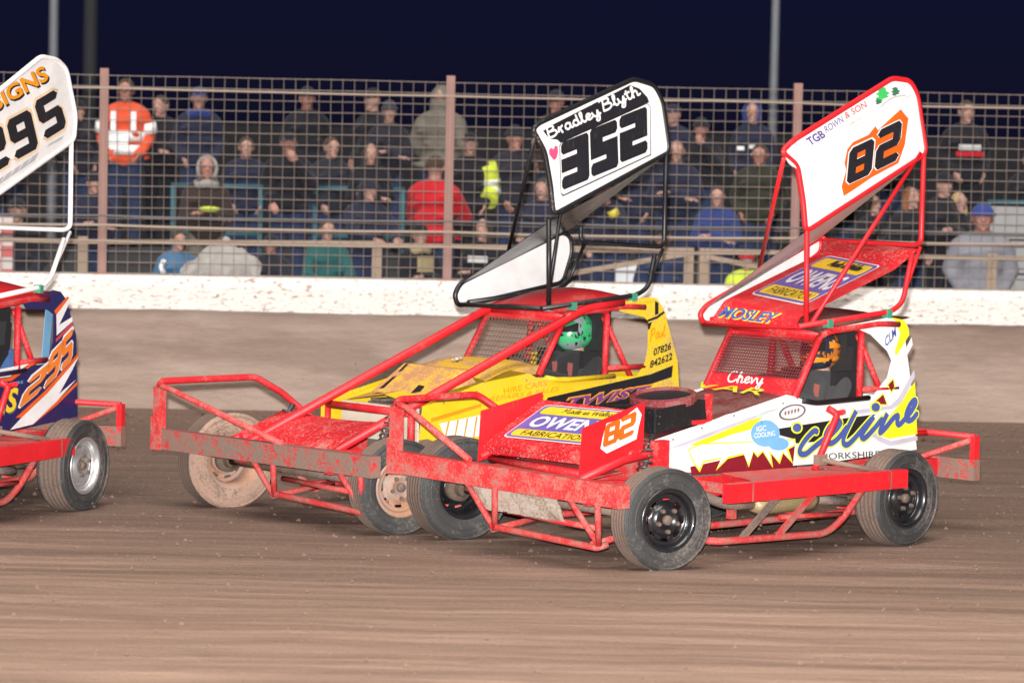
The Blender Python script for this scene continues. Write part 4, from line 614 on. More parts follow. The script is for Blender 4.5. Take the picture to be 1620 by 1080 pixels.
def build_car(name, pos, head, label, P):
    car = Car(name, pos[0], pos[1], head, label); e = car.e
    body, frame = P['body'], P['wing_tube']
    SY = .45
    # --- wheels: small inside pair, big outside pair
    st = P.get('steer', 0)
    wheel(car, 2.4, .95-.105, .343, .205, 'L'+P['key'], P['rim'], st, 1, .3)
    wheel(car, *P.get('rl', (0, .95-.115)), .34, .225, 'R'+P['key'], P['rim'], 0, 1, 1.1)
    wheel(car, 2.42, P.get('fr_y', -1.12), .365, .24, 'FR'+P['key'], P['rim_far'], st, -1, .9, rim_r=.2, side_mat=P.get('far_side'))
    wheel(car, 0, -1.12, .41, .38, 'RR'+P['key'], P['rim_far'], 0, -1, .2, rim_r=.21)
    # --- axles, dampers, prop, silencer
    car.add('rear_axle', B().tube([(0, -1.05, .37), (0, .8, .34)], .045, 10).sphere((0, -.1, .36), (.17, .16, .16), 12, 8), STEEL)
    car.add('front_axle', B().tube([(2.4, -1.05, .35), (2.4, .75, .34)], .036, 10), STEEL)
    coilover(car, (2.36, .55, .36), (2.1, .46, .84)); coilover(car, (2.36, -.76, .38), (2.16, -.62, .80))
    car.add('steering_arm', B().tube([(2.25, -1.0, .36), (2.25, .62, .36)], .014, 6), STEEL)
    car.add('radius_rod', B().tube([(.02, .62, .30), (1.15, .6, .40)], .02, 8), STEEL); car.add('radius_rod', B().tube([(.02, -.8, .3), (1.15, -.62, .4)], .02, 8), STEEL)
    car.add('silencer', B().lathe([(0, -.32), (.05, -.32), (.075, -.25), (.075, .25), (.05, .32), (0, .32)], 16, c=(.95, .62, .335), axis='x'), GOLD)
    car.add('exhaust_pipe', B().tube([(1.9, .5, .5), (1.5, .58, .34), (1.27, .62, .335)], .035, 8, .1), STEEL); car.add('exhaust_pipe', B().tube([(.63, .62, .335), (.35, .66, .3)], .035, 8), STEEL)
    car.add('engine_block', B().box((1.45, 0, .62), (.6, .5, .42)).box((1.45, .22, .78), (.5, .12, .14)).box((1.45, -.22, .78), (.5, .12, .14)), STEEL)
    car.add('gearbox', B().lathe([(0, -.5), (.16, -.5), (.12, .1), (.08, .5), (0, .5)], 12, c=(.75, -.05, .5), axis='x'), STEEL)
    # --- chassis rails and side frame
    for y in (-.5, .5):
        car.add('chassis_rail', B().box((.95, y, .47), (3.6, .07, .13)), RED)
        car.add('lower_rail', B().tube([(2.3, y*1.05, .40), (2.1, y*1.05, .2), (-.1, y*1.05, .2), (-.4, y*1.05, .42)], .025, 8, .08), RED_MUD)
        for x in (1.9, 1.35, .75, .2): car.add('chassis_upright', B().box((x, y, .33), (.05, .05, .2)), RED_MUD)
    for x in (2.25, 1.1, -.3, -.8): car.add('cross_member', B().box((x, 0, .45), (.07, .94, .08)), RED_MUD)
    car.add('floor_pan', B().box((.35, 0, .40), (1.7, .92, .015)), STEEL)
    # --- nerf rails along both sides
    for sd, yy in ((1, 1.0), (-1, -1.02)):
        nr = car.add('nerf_rail', B().box((1.03, yy, .485), (1.82, .075, .128)), RED_CLEAN if sd > 0 else RED)
        for x in (1.72, .30): car.add('weld_seam', B().box((x, yy, .485), (.008, .079, .132)), STEEL, nr)
        for x in (1.75, 1.0, .35): car.add('nerf_arm', B().bar((x, yy-sd*.03, .485), (x-.05, sd*.5, .485), .06, .06), RED_MUD, nr)
        car.add('nerf_top_plate', B().plate([(1.62, yy-sd*.04, .545), (.3, yy-sd*.04, .54), (.45, sd*.54, .55), (1.5, sd*.54, .555)], .006), RED_MUD, nr)
        yl = yy-sd*.14
        car.add('nerf_hoop', B().tube([(1.93, sd*.62, .15), (1.88, yl, .145), (.78, yl, .125), (.62, yl, .2), (.46, yl+sd*.06, .43)], .026, 8, .08), RED_MUD, nr)
        car.add('nerf_mid_tube', B().tube([(1.25, yl, .27), (.58, yl, .25)], .018, 8), RED_MUD, nr)
        for x in (1.35, .98): car.add('nerf_strut', B().bar((x-.02, yl+sd*.05, .42), (x+.3, yl, .135), .02, .05, (1, 0, 0)), STEEL if x > 1.2 else RED_MUD, nr)
    if P['key'] != '352': car.add('nerf_post', B().tube([(.73, .70, .55), (.50, .70, .93), (.56, .66, .97)], .024, 8, .03).tube([(.47, .66, .93), (.54, .79, .955)], .018, 8), RED_CLEAN)
    if P['key'] != '352': car.add('nerf_stay', B().tube([(.69, .73, .62), (.38, .97, .55)], .018, 8).box((.69, .72, .62), (.09, .05, .07)), STEEL)
    # --- rear bumper
    rb = car.add('rear_bumper', B().box((-.85, -.06, .475), (.07, 1.86, .15)), RED_CAKED)
    car.add('bumper_upright', B().box((-.85, .845, .565), (.055, .045, .31)), RED_CLEAN, rb); car.add('bumper_upright', B().box((-.85, -.965, .565), (.055, .045, .31)), RED, rb)
    car.add('bumper_hoop', B().tube([(-.85, .845, .715), (-.85, -.965, .715)], .022, 8), RED, rb)
    car.add('bumper_stay', B().tube([(-.85, .845, .70), (-.72, .5, .56), (-.5, .48, .5)], .022, 8), RED_MUD, rb); car.add('bumper_stay', B().tube([(-.85, -.9, .70), (-.5, -.48, .5)], .022, 8), RED, rb)
    car.add('bumper_stay', B().tube([(-.85, .40, .71), (-.6, .36, .71), (-.45, .38, .6)], .022, 8), RED_CLEAN, rb)
    # --- body sides
    side = P['side']
    sp = car.add('side_panel', B().plate([(x, SY, z) for x, z in side], .006), body)
    nose_end = next(i for i, q in enumerate(side) if q[0] < .66 and i > 1)
    sf = car.add('side_panel', B().plate([(x, -SY, z) for x, z in side[:nose_end]+[(.45, .985), (P['tail'][1][0]+.06, .99)]+side[-3:]], .006), body)
    car.add('tail_panel', B().plate([(side_x, y, z) for (side_x, z), y in (((P['tail'][1][0]+.07, .98), -SY+.004), ((P['tail'][1][0]+.07, .98), SY-.004), (P['tail'][1], SY-.004), (P['tail'][1], -SY+.004))], .006), body)
    car.add('sill_padding', B().tube([(.6, .452, 1.01), (.44, .452, .985), (-.12, .452, 1.0)], .02, 8, .04), P['sill'])
    for x, z in ((1.9, .80), (1.62, .865), (1.3, .935), (.8, 1.0)): car.add('rivet', B().sphere((x, .455, z), .008, 6, 4), STEEL, sp)
    # --- cab: cage tubes, roof, screen
    cg = P['cage']
    for sd in (1, -1):
        y = sd*.435
        car.add('front_pillar', B().tube([(.66, y, 1.03), (.385, y*.98, 1.47)], .026, 8), cg)
        car.add('rear_pillar', B().tube([(-.03, y, .98), (-.055, y*.97, 1.475)], .026, 8), cg)
        car.add('roof_bar', B().tube([(.40, y, 1.462), (.3, y, 1.492), (-.2, y, 1.53), (-.44, y, 1.52)], .028, 8, .05), cg)
        car.add('back_stay', B().tube([(-.05, y*.9, 1.45), (-.5, y*.9, .75)], .022, 8), cg)
        car.add('waist_bar', B().tube([(-.03, y, 1.06), (-.45, y, 1.06)], .022, 8), cg)
    car.add('waist_panel', B().box((-.25, -.41, 1.03), (.42, .012, .2)), P['inner'])
    for x, z in ((.39, 1.47), (-.05, 1.5)): car.add('cross_bar', B().tube([(x, -.43, z), (x, .43, z)], .024, 8), cg)
    def roof(u, v):
        x = .44-1.0*u; y = -.455+.91*v; k = 1-abs(2*v-1)**2.6
        return Vector((x, y, 1.487+.085*u+P.get('crown', .10)*k*math.sin(math.pi*min(1, .12+u*.9))))
    rf = car.add('roof', B().grid(roof, 14, 14).grid(lambda u, v: roof(u, v)-Vector((0, 0, .008)), 14, 14, flip=True), P['roof'])
    # screen: lower plate, frame and wire mesh
    s0, s1 = Vector((.675, 0, 1.035)), Vector((.395, 0, 1.465)); dv = s1-s0; k = P.get('plate_k', .3)
    car.add('screen_plate', B().plate([s0+Vector((0, -.42, 0)), s0+Vector((0, .42, 0)), s0+dv*k+Vector((0, .42, 0)), s0+dv*k+Vector((0, -.42, 0))], .006), P['scuttle'])
    car.add('screen_header', B().plate([s0+dv*.88+Vector((0, -.42, 0)), s0+dv*.88+Vector((0, .42, 0)), s0+dv*1.04+Vector((0, .42, 0)), s0+dv*1.04+Vector((0, -.42, 0))], .006), P['header'])
    mesh_screen(car, s0+dv*k+Vector((.01, -.41, 0)), (0, .82, 0), dv*(.9-k), P.get('mesh', (30, 11))[0], P.get('mesh', (30, 11))[1], .0035, P['mesh_mat'])
    # cockpit
    seat = car.add('seat', B().box((-.18, -.02, .95), (.08, .5, .8), Matrix.Rotation(-.15, 3, 'Y')).box((.08, -.02, .56), (.5, .48, .08)).box((-.1, .22, .95), (.22, .05, .45)).box((-.1, -.26, .95), (.22, .05, .45)), SEAT)
    car.add('head_restraint', B().box((-.33, -.02, 1.38), (.06, .34, .26)).box((-.26, .15, 1.38), (.16, .05, .2)), SEAT, seat)
    sw = car.add('steering_wheel', B().tube([Vector((.43, -.02, 1.0))+Vector((.05*math.sin(t), .16*math.cos(t), .15*math.sin(t))) for t in [2*math.pi*i/20 for i in range(20)]], .014, 6, closed=True), SEAT)
    car.add('steering_column', B().tube([(.43, -.02, 1.0), (.75, -.02, .9)], .018, 8), STEEL, sw)
    da = car.add('dashboard', B().box((.62, 0, .99), (.04, .84, .14)), P['dash'])
    for y in (.1, -.18, -.3): car.add('gauge', B().lathe([(0, .012), (.03, .012), (.034, 0)], 14, c=(.59, y, 1.02), axis='x'), plain('gauge_face', (.6, .55, .4), .4), da)
    # bonnet
    P['bonnet'](car)
    # --- wing: raised near plate, sloping foil, low far plate
    Wg = P['wing']; yn, yf = .42, -.56
    np_ = car.add('wing_side_plate', B().plate([(x, yn, z) for x, z in Wg['near']], .005), WHITE)
    car.add('plate_edge_tube', B().tube([(x, yn-.004, z) for x, z in Wg['near']], .021, 8, .05, closed=True), frame, np_)
    fp_ = car.add('wing_side_plate', B().plate([(x, yf, z) for x, z in Wg['far']], .005), WHITE)
    car.add('plate_edge_tube', B().tube([(x, yf, z) for x, z in Wg['far']], .02, 8, .06, closed=True), frame, fp_)
    (nx0, nz0), (nx1, nz1), (fx0, fz0), (fx1, fz1) = Wg['foil']
    def foil(u, v):
        a = Vector((nx0+(nx1-nx0)*u, yn, nz0+(nz1-nz0)*u)); c = Vector((fx0+(fx1-fx0)*u, yf, fz0+(fz1-fz0)*u))
        return a.lerp(c, v)+Vector((0, 0, -.012*math.sin(math.pi*u)))
    car.add('wing_foil', B().grid(foil, 10, 6).grid(lambda u, v: foil(u, v)-Vector((0, 0, .006)), 10, 6, flip=True), P['foil_mat'])
    fb, rbk = Wg['post'], Wg['rear']
    fr = car.add('wing_frame', B().tube([(fb[0], yn, nz0), (fb[0]-.02, yn, 1.54)], .019, 8), frame)
    car.add('diagonal_stay', B().tube([(rbk[0]+.04, yn, nz1+.01), (fb[0]-.07, yn, 1.545)], .017, 8) if Wg.get('diag', True) else B().tube([(fb[0]-.12, yn, nz0+.05), (fb[0]-.005, yn, 1.58)], .014, 8), frame, fr)
    car.add('rear_hoop', B().tube([(rbk[0], yn, nz1), (rbk[0], yn, rbk[1]), (rbk[0]-.02, yn-.06, rbk[1]-.03), (rbk[0]-.04, yf, rbk[1]-.03), (rbk[0]-.04, yf, fz1)], .019, 8, .07), frame, fr)
    car.add('cross_stay', B().tube([(Wg['near'][0][0]-.02, yn, Wg['near'][0][1]-.05), (Wg['strut'][0], yf, Wg['strut'][1])], .016, 8), frame, fr)
    for y in (yn+.02, -.44):
        car.add('roof_rail', B().tube([(.65, y, 1.532), (-.36, y, 1.615), (-.48, y, 1.68), (rbk[0]+.12, y, rbk[1]-.09)] if y > 0 else [(.6, y, 1.532), (-.36, y, 1.615), (-.5, y, 1.7)], .019, 8, .08), frame, fr)
        car.add('rear_stay', B().tube([(-.45, y, 1.66), (rbk[0]+.03, y, rbk[1]-.04)], .014, 8), frame, fr)
    car.add('front_lateral_tube', B().tube([(.62, yn+.02, 1.532), (Wg['far'][0][0]-.04, yf, Wg['far'][0][1]-.07)], .018, 8), frame, fr)
    for x, z in ((.33, 1.557), (-.31, 1.612)): car.add('clamp', B().box((x, .44, z-.012), (.045, .06, .06)), GREEN_CLAMP, fr)
    return car, sp, np_

def bumper_front(car, x, y0, y1, z0, z1, top_y, top_z, back, diag_y, mat, low_y, low_z):
    """heavy box-section front bumper, raised loop on its outer end, V-braced skid frame below"""
    h = .15; zc0, zc1 = z0+h/2, z1+h/2
    fb = car.add('front_bumper', B().bar((x, y0, zc0), (x, y1, zc1), .09, h), mat)
    car.add('bumper_end_plate', B().plate([(x+.05, y0, z0-.01), (x+.05, y0+.12, z0-.005), (x+.05, y0+.12, z0+.16), (x+.05, y0+.075, z0+.24), (x+.05, y0, z0+.24)], .012), RED_MUD, fb)
    car.add('bumper_upright', B().bar((x, y0+.035, z0+.14), (x, y0+.035, z0+.46), .07, .07, (1, 0, 0)), RED_MUD, fb)
    car.add('bumper_hoop', B().tube([(x, y0+.03, z0+.2), (x, y0+.03, z0+.5)]+back, .026, 8, .05), RED, fb)
    car.add('bumper_brace', B().tube([(x+.01, y0+.05, z0+.47), (x+.01, y0+.14, z0+.46), (x+.01, diag_y, z0+.15)], .024, 8, .05), RED_MUD, fb)
    for y in (-.45, .5): car.add('bumper_arm', B().bar((x-.04, y, .54), (2.2, y, .5), .07, .09), RED, fb)
    for a, c_ in ((low_y, low_y+.02), (low_y+.98, low_y+1.02)):
        car.add('skid_strut', B().tube([(x-.05, a-.16, .48), (x-.15, c_, low_z)], .022, 8), RED_MUD, fb)
        car.add('skid_strut', B().tube([(x-.05, a+.12, .47), (x-.15, c_, low_z)], .022, 8), RED_MUD, fb)
    car.add('skid_tube', B().tube([(x-.35, low_y-.25, low_z+.08), (x-.15, low_y, low_z+.02), (x-.15, low_y+1.0, low_z-.02), (x-.22, low_y+1.03, low_z+.0)], .024, 8, .03), RED_MUD, fb)
    car.add('skid_tube', B().tube([(x-.2, low_y+.05, low_z+.13), (x-.2, low_y+.95, low_z+.1)], .02, 8), RED_MUD, fb)
    for q in (0, .96): car.add('skid_tube', B().tube([(x-.15, low_y+q, low_z), (x-.8, low_y+q-.1, low_z+.05)], .022, 8), RED_MUD, fb)
    return fb

def grid_panel(car, name, c00, c10, c11, c01, mat, crown=0.0, parent=None, n=8, th=.006):
    c00, c10, c11, c01 = map(Vector, (c00, c10, c11, c01))
    def f(u, v): return (c00*(1-u)+c10*u)*(1-v)+(c01*(1-u)+c11*u)*v+Vector((0, 0, crown*math.sin(math.pi*u)*1.0))
    return car.add(name, B().grid(f, n, n).grid(lambda u, v: f(u, v)-Vector((0, 0, th)), n, n, flip=True), mat, parent)

# ---------------- number 82
def bonnet82(car):
    bn = grid_panel(car, 'bonnet', (2.03, -.445, .775), (2.03, .445, .775), (.66, .445, 1.025), (.66, -.445, 1.025), BONNET, .035)
    decals([('T', 'VAR', 'fluoro', 3.5, (.75, -.5, 1.04), (.1, .78, 0), (-.16, -.03, .03))], lambda p: bn)
    car.add('bonnet_edge', B().plate([(2.05, .40, .79), (2.05, .455, .785), (.66, .455, 1.036), (.72, .41, 1.05)], .006), DEC['white'], bn)
    ab = car.add('air_filter_box', B().plate([(2.0, .38, .84), (2.0, .38, 1.0), (1.55, .40, 1.05), (1.52, .40, .9)], .02).plate([(2.0, -.14, .84), (2.0, -.14, 1.0), (1.55, -.14, 1.05), (1.52, -.14, .9)], .02)
        .plate([(2.0, -.14, .84), (2.0, .38, .84), (2.0, .38, 1.0), (2.0, -.14, 1.0)], .02).plate([(1.54, -.14, .9), (1.54, .40, .9), (1.54, .40, 1.05), (1.54, -.14, 1.05)], .02).box((1.77, .12, .93), (.40, .48, .14)), BLACKBOX)
    ring = [(1.68+.19*math.cos(t), .14+.27*math.sin(t), 1.07-.04*math.cos(t)) for t in [2*math.pi*i/28 for i in range(28)]]
    b = B()
    for (r0, r1, z0, z1) in ((1.0, 1.0, -.05, .0), (1.0, .9, .0, .012), (.9, .82, .012, -.01)):
        for i in range(28):
            j = (i+1) % 28; C = Vector((1.68, .14, 1.07))
            q = [C+(Vector(ring[i])-C)*r0+Vector((0, 0, z0)), C+(Vector(ring[j])-C)*r0+Vector((0, 0, z0)), C+(Vector(ring[j])-C)*r1+Vector((0, 0, z1)), C+(Vector(ring[i])-C)*r1+Vector((0, 0, z1))]
            b.add(q, [(0, 1, 2, 3)], smooth=True)
    car.add('filter_lid', b, paint('dull_red_lid', (.2, .02, .028), .35, .5), ab)
    car.add('filter_element', B().add([Vector((1.68, .14, 1.062))+(Vector(p)-Vector((1.68, .14, 1.07)))*.84 for p in ring], [tuple(range(28))]), BLACKBOX, ab)
    car.add('filter_bracket', B().box((1.50, .40, .98), (.03, .05, .22)).box((1.6, .41, .9), (.13, .02, .03)), RED, ab)
    # nose: two side plates and the sloping board between
    n1 = car.add('nose_side_plate', B().plate([(2.761, .452, .915), (2.785, .452, .565), (2.62, .452, .60), (2.38, .452, .667), (2.187, .452, .74), (2.179, .452, 1.069)], .008), RED_CLEAN)
    car.add('nose_side_plate', B().plate([(2.70, -.6, .948), (2.72, -.6, .602), (2.38, -.6, .66), (2.15, -.6, .74), (2.12, -.6, 1.054)], .008), RED_CLEAN)
    nd = car.add('nose_board', B().plate([(2.675, -.592, .716), (2.763, .444, .735), (2.22, .444, 1.0), (2.14, -.592, 1.0)], .008).plate([(2.677, -.592, .712), (2.765, .444, .731), (2.75, .444, .675), (2.66, -.592, .66)], .006), RED_SPECK)
    O, U, V = Vector((2.585, -.50, .764)), Vector((.06, .92, .005)), Vector((-.385, .03, .203))
    pn = (Vector((2.763, .444, .735))-Vector((2.675, -.592, .716))).cross(Vector((2.14, -.592, 1.0))-Vector((2.675, -.592, .716))).normalized()
    if pn.z < 0: pn = -pn
    P0 = Vector((2.675, -.592, .716)); prj = lambda p: p-pn*(p-P0).dot(pn)+pn*.005
    a, b_, c_ = prj(O), prj(O+U), prj(O+V); owens_sign(nd, a, b_-a, c_-a)
    car.add('nose_tube', B().tube([(2.7, -.6, .63), (2.35, -.55, .78), (2.1, -.52, .80)], .026, 8), RED_CLEAN); car.add('nose_tube', B().tube([(2.78, .45, .575), (2.4, .49, .69), (2.12, .5, .72)], .028, 8), RED_CLEAN)
    car.add('nose_cross_tube', B().tube([(2.62, -.58, .62), (2.68, .44, .60)], .028, 8), RED); car.add('nose_cross_tube', B().tube([(2.3, -.55, .72), (2.3, .48, .72)], .026, 8), RED)
    car.add('front_subframe', B().plate([(2.72, -.5, .58), (2.75, .42, .56), (2.35, .42, .60), (2.35, -.5, .62)], .01).box((2.12, 0, .62), (.06, .98, .34)), RED_MUD)
    car.add('tow_post', B().box((2.1, .53, .66), (.12, .06, .3)), RED)
    # roof deck with the second board
    z = lambda x, y: 1.66-.32*(x-.446)-.104*(y-.3)
    dk = car.add('roof_deck', B().plate([(.6, .42, z(.6, .42)), (-.40, .42, z(-.40, .42)), (-.40, -.31, z(-.40, -.31)), (.6, -.31, z(.6, -.31))], .007), RED)
    car.add('deck_tail', B().plate([(-.402, .42, z(-.402, .42)), (-.402, -.31, z(-.402, -.31)), (-.66, -.5, z(-.4, -.31)+.10), (-.66, .42, z(-.4, .42)+.14)], .007), RED_SPECK, dk)
    lipm = car.add('deck_lip', B().plate([(.602, .42, z(.6, .42)), (.602, -.31, z(.6, -.31)), (.622, -.44, 1.505), (.66, .42, 1.525)], .007), RED, dk)
    owens_sign(dk, Vector((.436, -.22, z(.436, -.22)+.0045)), Vector((.004, .52, .52*-.104)), Vector((-.84, 0, .84*.32)))
    decals([('Ob', 'MOSLEY', 'yellow', 3, (.634, -.341, 1.548), (.008, .542, -.018), (-.022, .07, .084)), ('Bd', 'MOSLEY', 'royal', 12, (.634, -.335, 1.552), (.008, .53, -.018), (-.021, .066, .077))], lambda p: lipm)
    decals([('C', 'Chevy', 'black', 3.0, (.631, -.245, 1.091), (0, .36, 0), (-.052, -.02, .08)), ('C', 'Chevy', 'white', 6.5, (.632, -.24, 1.093), (0, .35, 0), (-.05, -.02, .077))], lambda p: car.e)
    bumper_front(car, 2.97, -1.20, 1.07, .492, .455, -.36, 1.085, [(2.21, -1.17, .998), (2.12, -1.1, .92), (2.05, -.6, .68)], -.40, RED_MUD, -.33, .17)
    sk = car.add('skid_plate', B().grid(lambda u, v: Vector((2.86-.07*v+.01*mnoise.noise((u*5, v*4, 0)), -.54+.02*v*3+(.89-.02)*u-.05*v*u, .455-.16*v-.012*u+.01*mnoise.noise((u*14, v*2, 3))*v)), 30, 6), MUDMET)

S82 = [(2.07, .60), (2.02, .785), (1.37, .945), (.66, 1.036), (.57, 1.012), (.45, .985), (-.14, .985), (-.22, 1.06), (-.32, 1.14), (-.36, 1.26), (-.31, 1.33), (-.12, 1.455), (.02, 1.5), (.24, 1.515), (-.30, 1.572), (-.415, 1.557), (-.49, 1.464), (-.576, 1.116), (-.669, .60), (.37, .555), (1.6, .555)]
P82 = dict(key='82', body=WHITE, wing_tube=RED_CLEAN, rim=RIM_BLACK, rim_far=RIM_BLACK, steer=-14, side=S82, tail=[(-.49, 1.46), (-.665, .60)], sill=BLACKBOX, cage=RED, inner=BONNET, roof=BONNET,
    scuttle=RED, header=RED, mesh_mat=paint('dark_red_mesh', (.2, .02, .03), .3, .5), dash=SEAT, bonnet=bonnet82, foil_mat=WHITE, plate_k=.28, mesh=(34, 13),
    wing=dict(near=[(.841, 2.755), (.72, 2.835), (-.319, 3.292), (-.516, 3.279), (-.605, 3.181), (-.71, 2.80), (-.70, 2.75), (.569, 2.198), (.60, 2.40), (.673, 2.659)],
        far=[(.60, 1.56), (.53, 1.625), (-.70, 2.11), (-.70, 2.0), (.174, 1.55), (.45, 1.49), (.56, 1.50)], foil=[(.569, 2.198), (-.70, 2.75), (.56, 1.595), (-.70, 2.115)], post=(.56,), rear=(-.69, 2.117), strut=(-.03, 1.9)))
c82, sp82, np82 = build_car('stock_car', (2.1746, 24.2416), 223.3, 'red and white stock car with number 82 on its red-edged wing plate', P82)
def par82(p):
    if abs(p.y-.425) < .01: return np82
    if abs(p.y-.452) < .005: return sp82
    return [c for c in c82.e.children if c.name.startswith('nose_side_plate')][0]
decals(D82, par82)

# ---------------- number 352
def bonnet352(car):
    for s_ in (1, -1):
        grid_panel(car, 'bonnet', (1.80, 0, .90), (1.80, s_*.445, .83), (.72, s_*.445, 1.04), (.72, 0, 1.06), YELLOW_DIRTY if s_ < 0 else YELLOW, .0)
    # raised scoop, front face sloping, dark gap behind
    t = [(1.36, -.30, 1.095), (1.30, .30, 1.085), (1.25, .29, 1.083), (1.29, -.29, 1.093)]; fz = [(1.70, -.27, .90), (1.64, .27, .885)]; lo = [(1.0, -.32, 1.0), (1.0, .32, 1.0)]
    sc = B(); V_ = [Vector(p) for p in t+fz+[(1.36, -.36, .985), (1.30, .36, .975), (1.26, -.36, 1.0), (1.22, .36, .99)]]
    sc.add(V_, [(0, 1, 2, 3), (4, 5, 1, 0), (4, 0, 6), (5, 7, 1), (6, 0, 3, 8), (7, 9, 2, 1), (3, 2, 9, 8)])
    so = car.add('bonnet_scoop', sc, paint('scoop_paint', (.76, .46, .03), .52, .5, speck=.5, mudcol=(.36, .17, .085), blotch=7, soft=.7))
    car.add('scoop_mouth', B().box((1.235, 0, 1.055), (.07, .56, .05)), BLACKBOX, so)
    decals([('P', 'black', 1.2, [(1.66, -.235, .919), (1.52, -.245, 1.0), (1.50, -.215, 1.012), (1.645, -.195, .924)]), ('P', 'black', 1.2, [(1.46, -.252, 1.037), (1.37, -.27, 1.091), (1.36, -.245, 1.095), (1.45, -.225, 1.043)]), ('P', 'black', 1.2, [(1.64, .10, .905), (1.54, .08, .965), (1.54, .15, .96), (1.6, .17, .925)])], lambda p: so)
    # scuttle cowl
    def cowl(u, v):
        a = -.46+.92*u; k = 1-(2*u-1)**4*.25
        return Vector((1.22-.50*v, a, 1.035+.10*math.sin(v*1.8)-.03*(1-k)*4))
    co = car.add('scuttle_cowl', B().grid(cowl, 12, 5), paint('cowl_paint', (.75, .46, .03), .44, .5, speck=.6, mudcol=(.33, .19, .11), blotch=6, soft=.7))
    decals([('Bd', 'S', 'black', 2, (1.02, -.16, 1.112), (.0, .075, .0), (-.075, 0, .02)), ('Bd', 'S', 'white', 3.5, (1.02, -.165, 1.113), (.0, .075, .0), (-.075, 0, .02))], lambda p: co)
    # nose: cream radiator blanking, red bars, spattered front tray
    car.add('radiator_blank', B().box((1.86, .02, .70), (.02, .86, .26)), CREAM)
    nb = car.add('nose_bar', B().tube([(1.96, -.48, .80), (1.96, .50, .80)], .03, 8), RED)
    for y in (-.47, .49): car.add('nose_bar_post', B().tube([(1.96, y, .82), (1.96, y, .52)], .028, 8), RED, nb)
    car.add('front_side_panel', B().plate([(2.02, -.47, .60), (2.02, -.47, .83), (1.3, -.47, .99), (1.3, -.47, .62)], .006), YELLOW)
    car.add('front_side_panel', B().plate([(1.86, .462, .60), (1.83, .462, .85), (1.75, .462, .86), (1.75, .462, .61)], .006), YELLOW)
    def tray(u, v): return Vector((2.16+.58*v, -.66+1.10*u+.04*v, .745-.20*v+.035*math.sin(math.pi*v)*(1)-.02*math.sin(math.pi*u)))
    car.add('front_tray', B().grid(tray, 12, 10).grid(lambda u, v: tray(u, v)-Vector((0, 0, .01)), 12, 10, flip=True), RED_SPECK)
    for y, a, bq in ((.44, (.20, 1.522), (2.66, .55)), (-.42, (.36, 1.50), (2.76, .55))):
        car.add('nose_bar_long', B().tube([(a[0]-.4, y, 1.56), (a[0], y, a[1]), (bq[0], y, bq[1])], .033, 10, .1), RED_CLEAN)
    car.add('tray_tube', B().tube([(2.2, -.66, .73), (2.74, -.6, .56)], .03, 8), RED); car.add('tray_tube', B().tube([(2.1, -.62, .55), (2.7, -.56, .58)], .03, 8), RED)
    bumper_front(car, 2.83, -1.42, 1.13, .435, .44, -.2, 1.04, [(1.97, -1.33, .942), (1.93, -1.05, .84), (2.0, -.55, .66)], .12, RED_CAKED, -.2, .18)
    decals([], lambda p: car.e)
S352 = [(1.76, .60), (1.76, .855), (1.25, .997), (.774, 1.051), (.70, 1.017), (-.36, .99), (-.45, 1.09), (-.475, 1.2), (-.475, 1.41), (-.42, 1.445), (-.16, 1.495), (-.15, 1.562), (-.46, 1.598), (-.56, 1.585), (-.64, 1.50), (-.802, 1.096), (-.86, .60), (.37, .555), (1.6, .555)]
P352 = dict(key='352', fr_y=-1.08, crown=.13, far_side=RUBBER_MUD, body=YELLOW, wing_tube=BLACK, rim=RIM_RUST, rim_far=RIM_RUST, steer=-12, side=S352, tail=[(-.64, 1.50), (-.855, .60)], sill=YELLOW, cage=RED, inner=YELLOW, roof=RED,
    scuttle=YELLOW_DIRTY, header=RED, mesh_mat=paint('brown_mesh', (.16, .09, .07), .4, .6), dash=SEAT, bonnet=bonnet352, foil_mat=paint('black_foil', (.015, .014, .016), .12, .22, speck=.3, mudcol=(.3, .26, .24)), plate_k=.16, mesh=(22, 9),
    wing=dict(near=[(.757, 2.87), (.70, 2.915), (-.287, 3.272), (-.507, 3.229), (-.601, 3.109), (-.683, 2.76), (-.67, 2.71), (.526, 2.237), (.56, 2.45), (.63, 2.707)],
        far=[(.64, 1.58), (.58, 1.675), (-.50, 2.06), (-.58, 2.02), (-.60, 1.9), (-.507, 1.66), (.34, 1.53), (.6, 1.50)], foil=[(.54, 2.20), (-.67, 2.71), (.59, 1.665), (-.60, 2.10)], post=(.575,), rear=(-.655, 2.01), strut=(.1, 1.86), diag=False))
c352, sp352, np352 = build_car('stock_car', (0.3969, 25.8613), 222.5, 'muddy yellow and red stock car with number 352 on its black-edged wing plate', P352)
decals(D352, lambda p: np352 if abs(p.y-.425) < .01 else sp352)

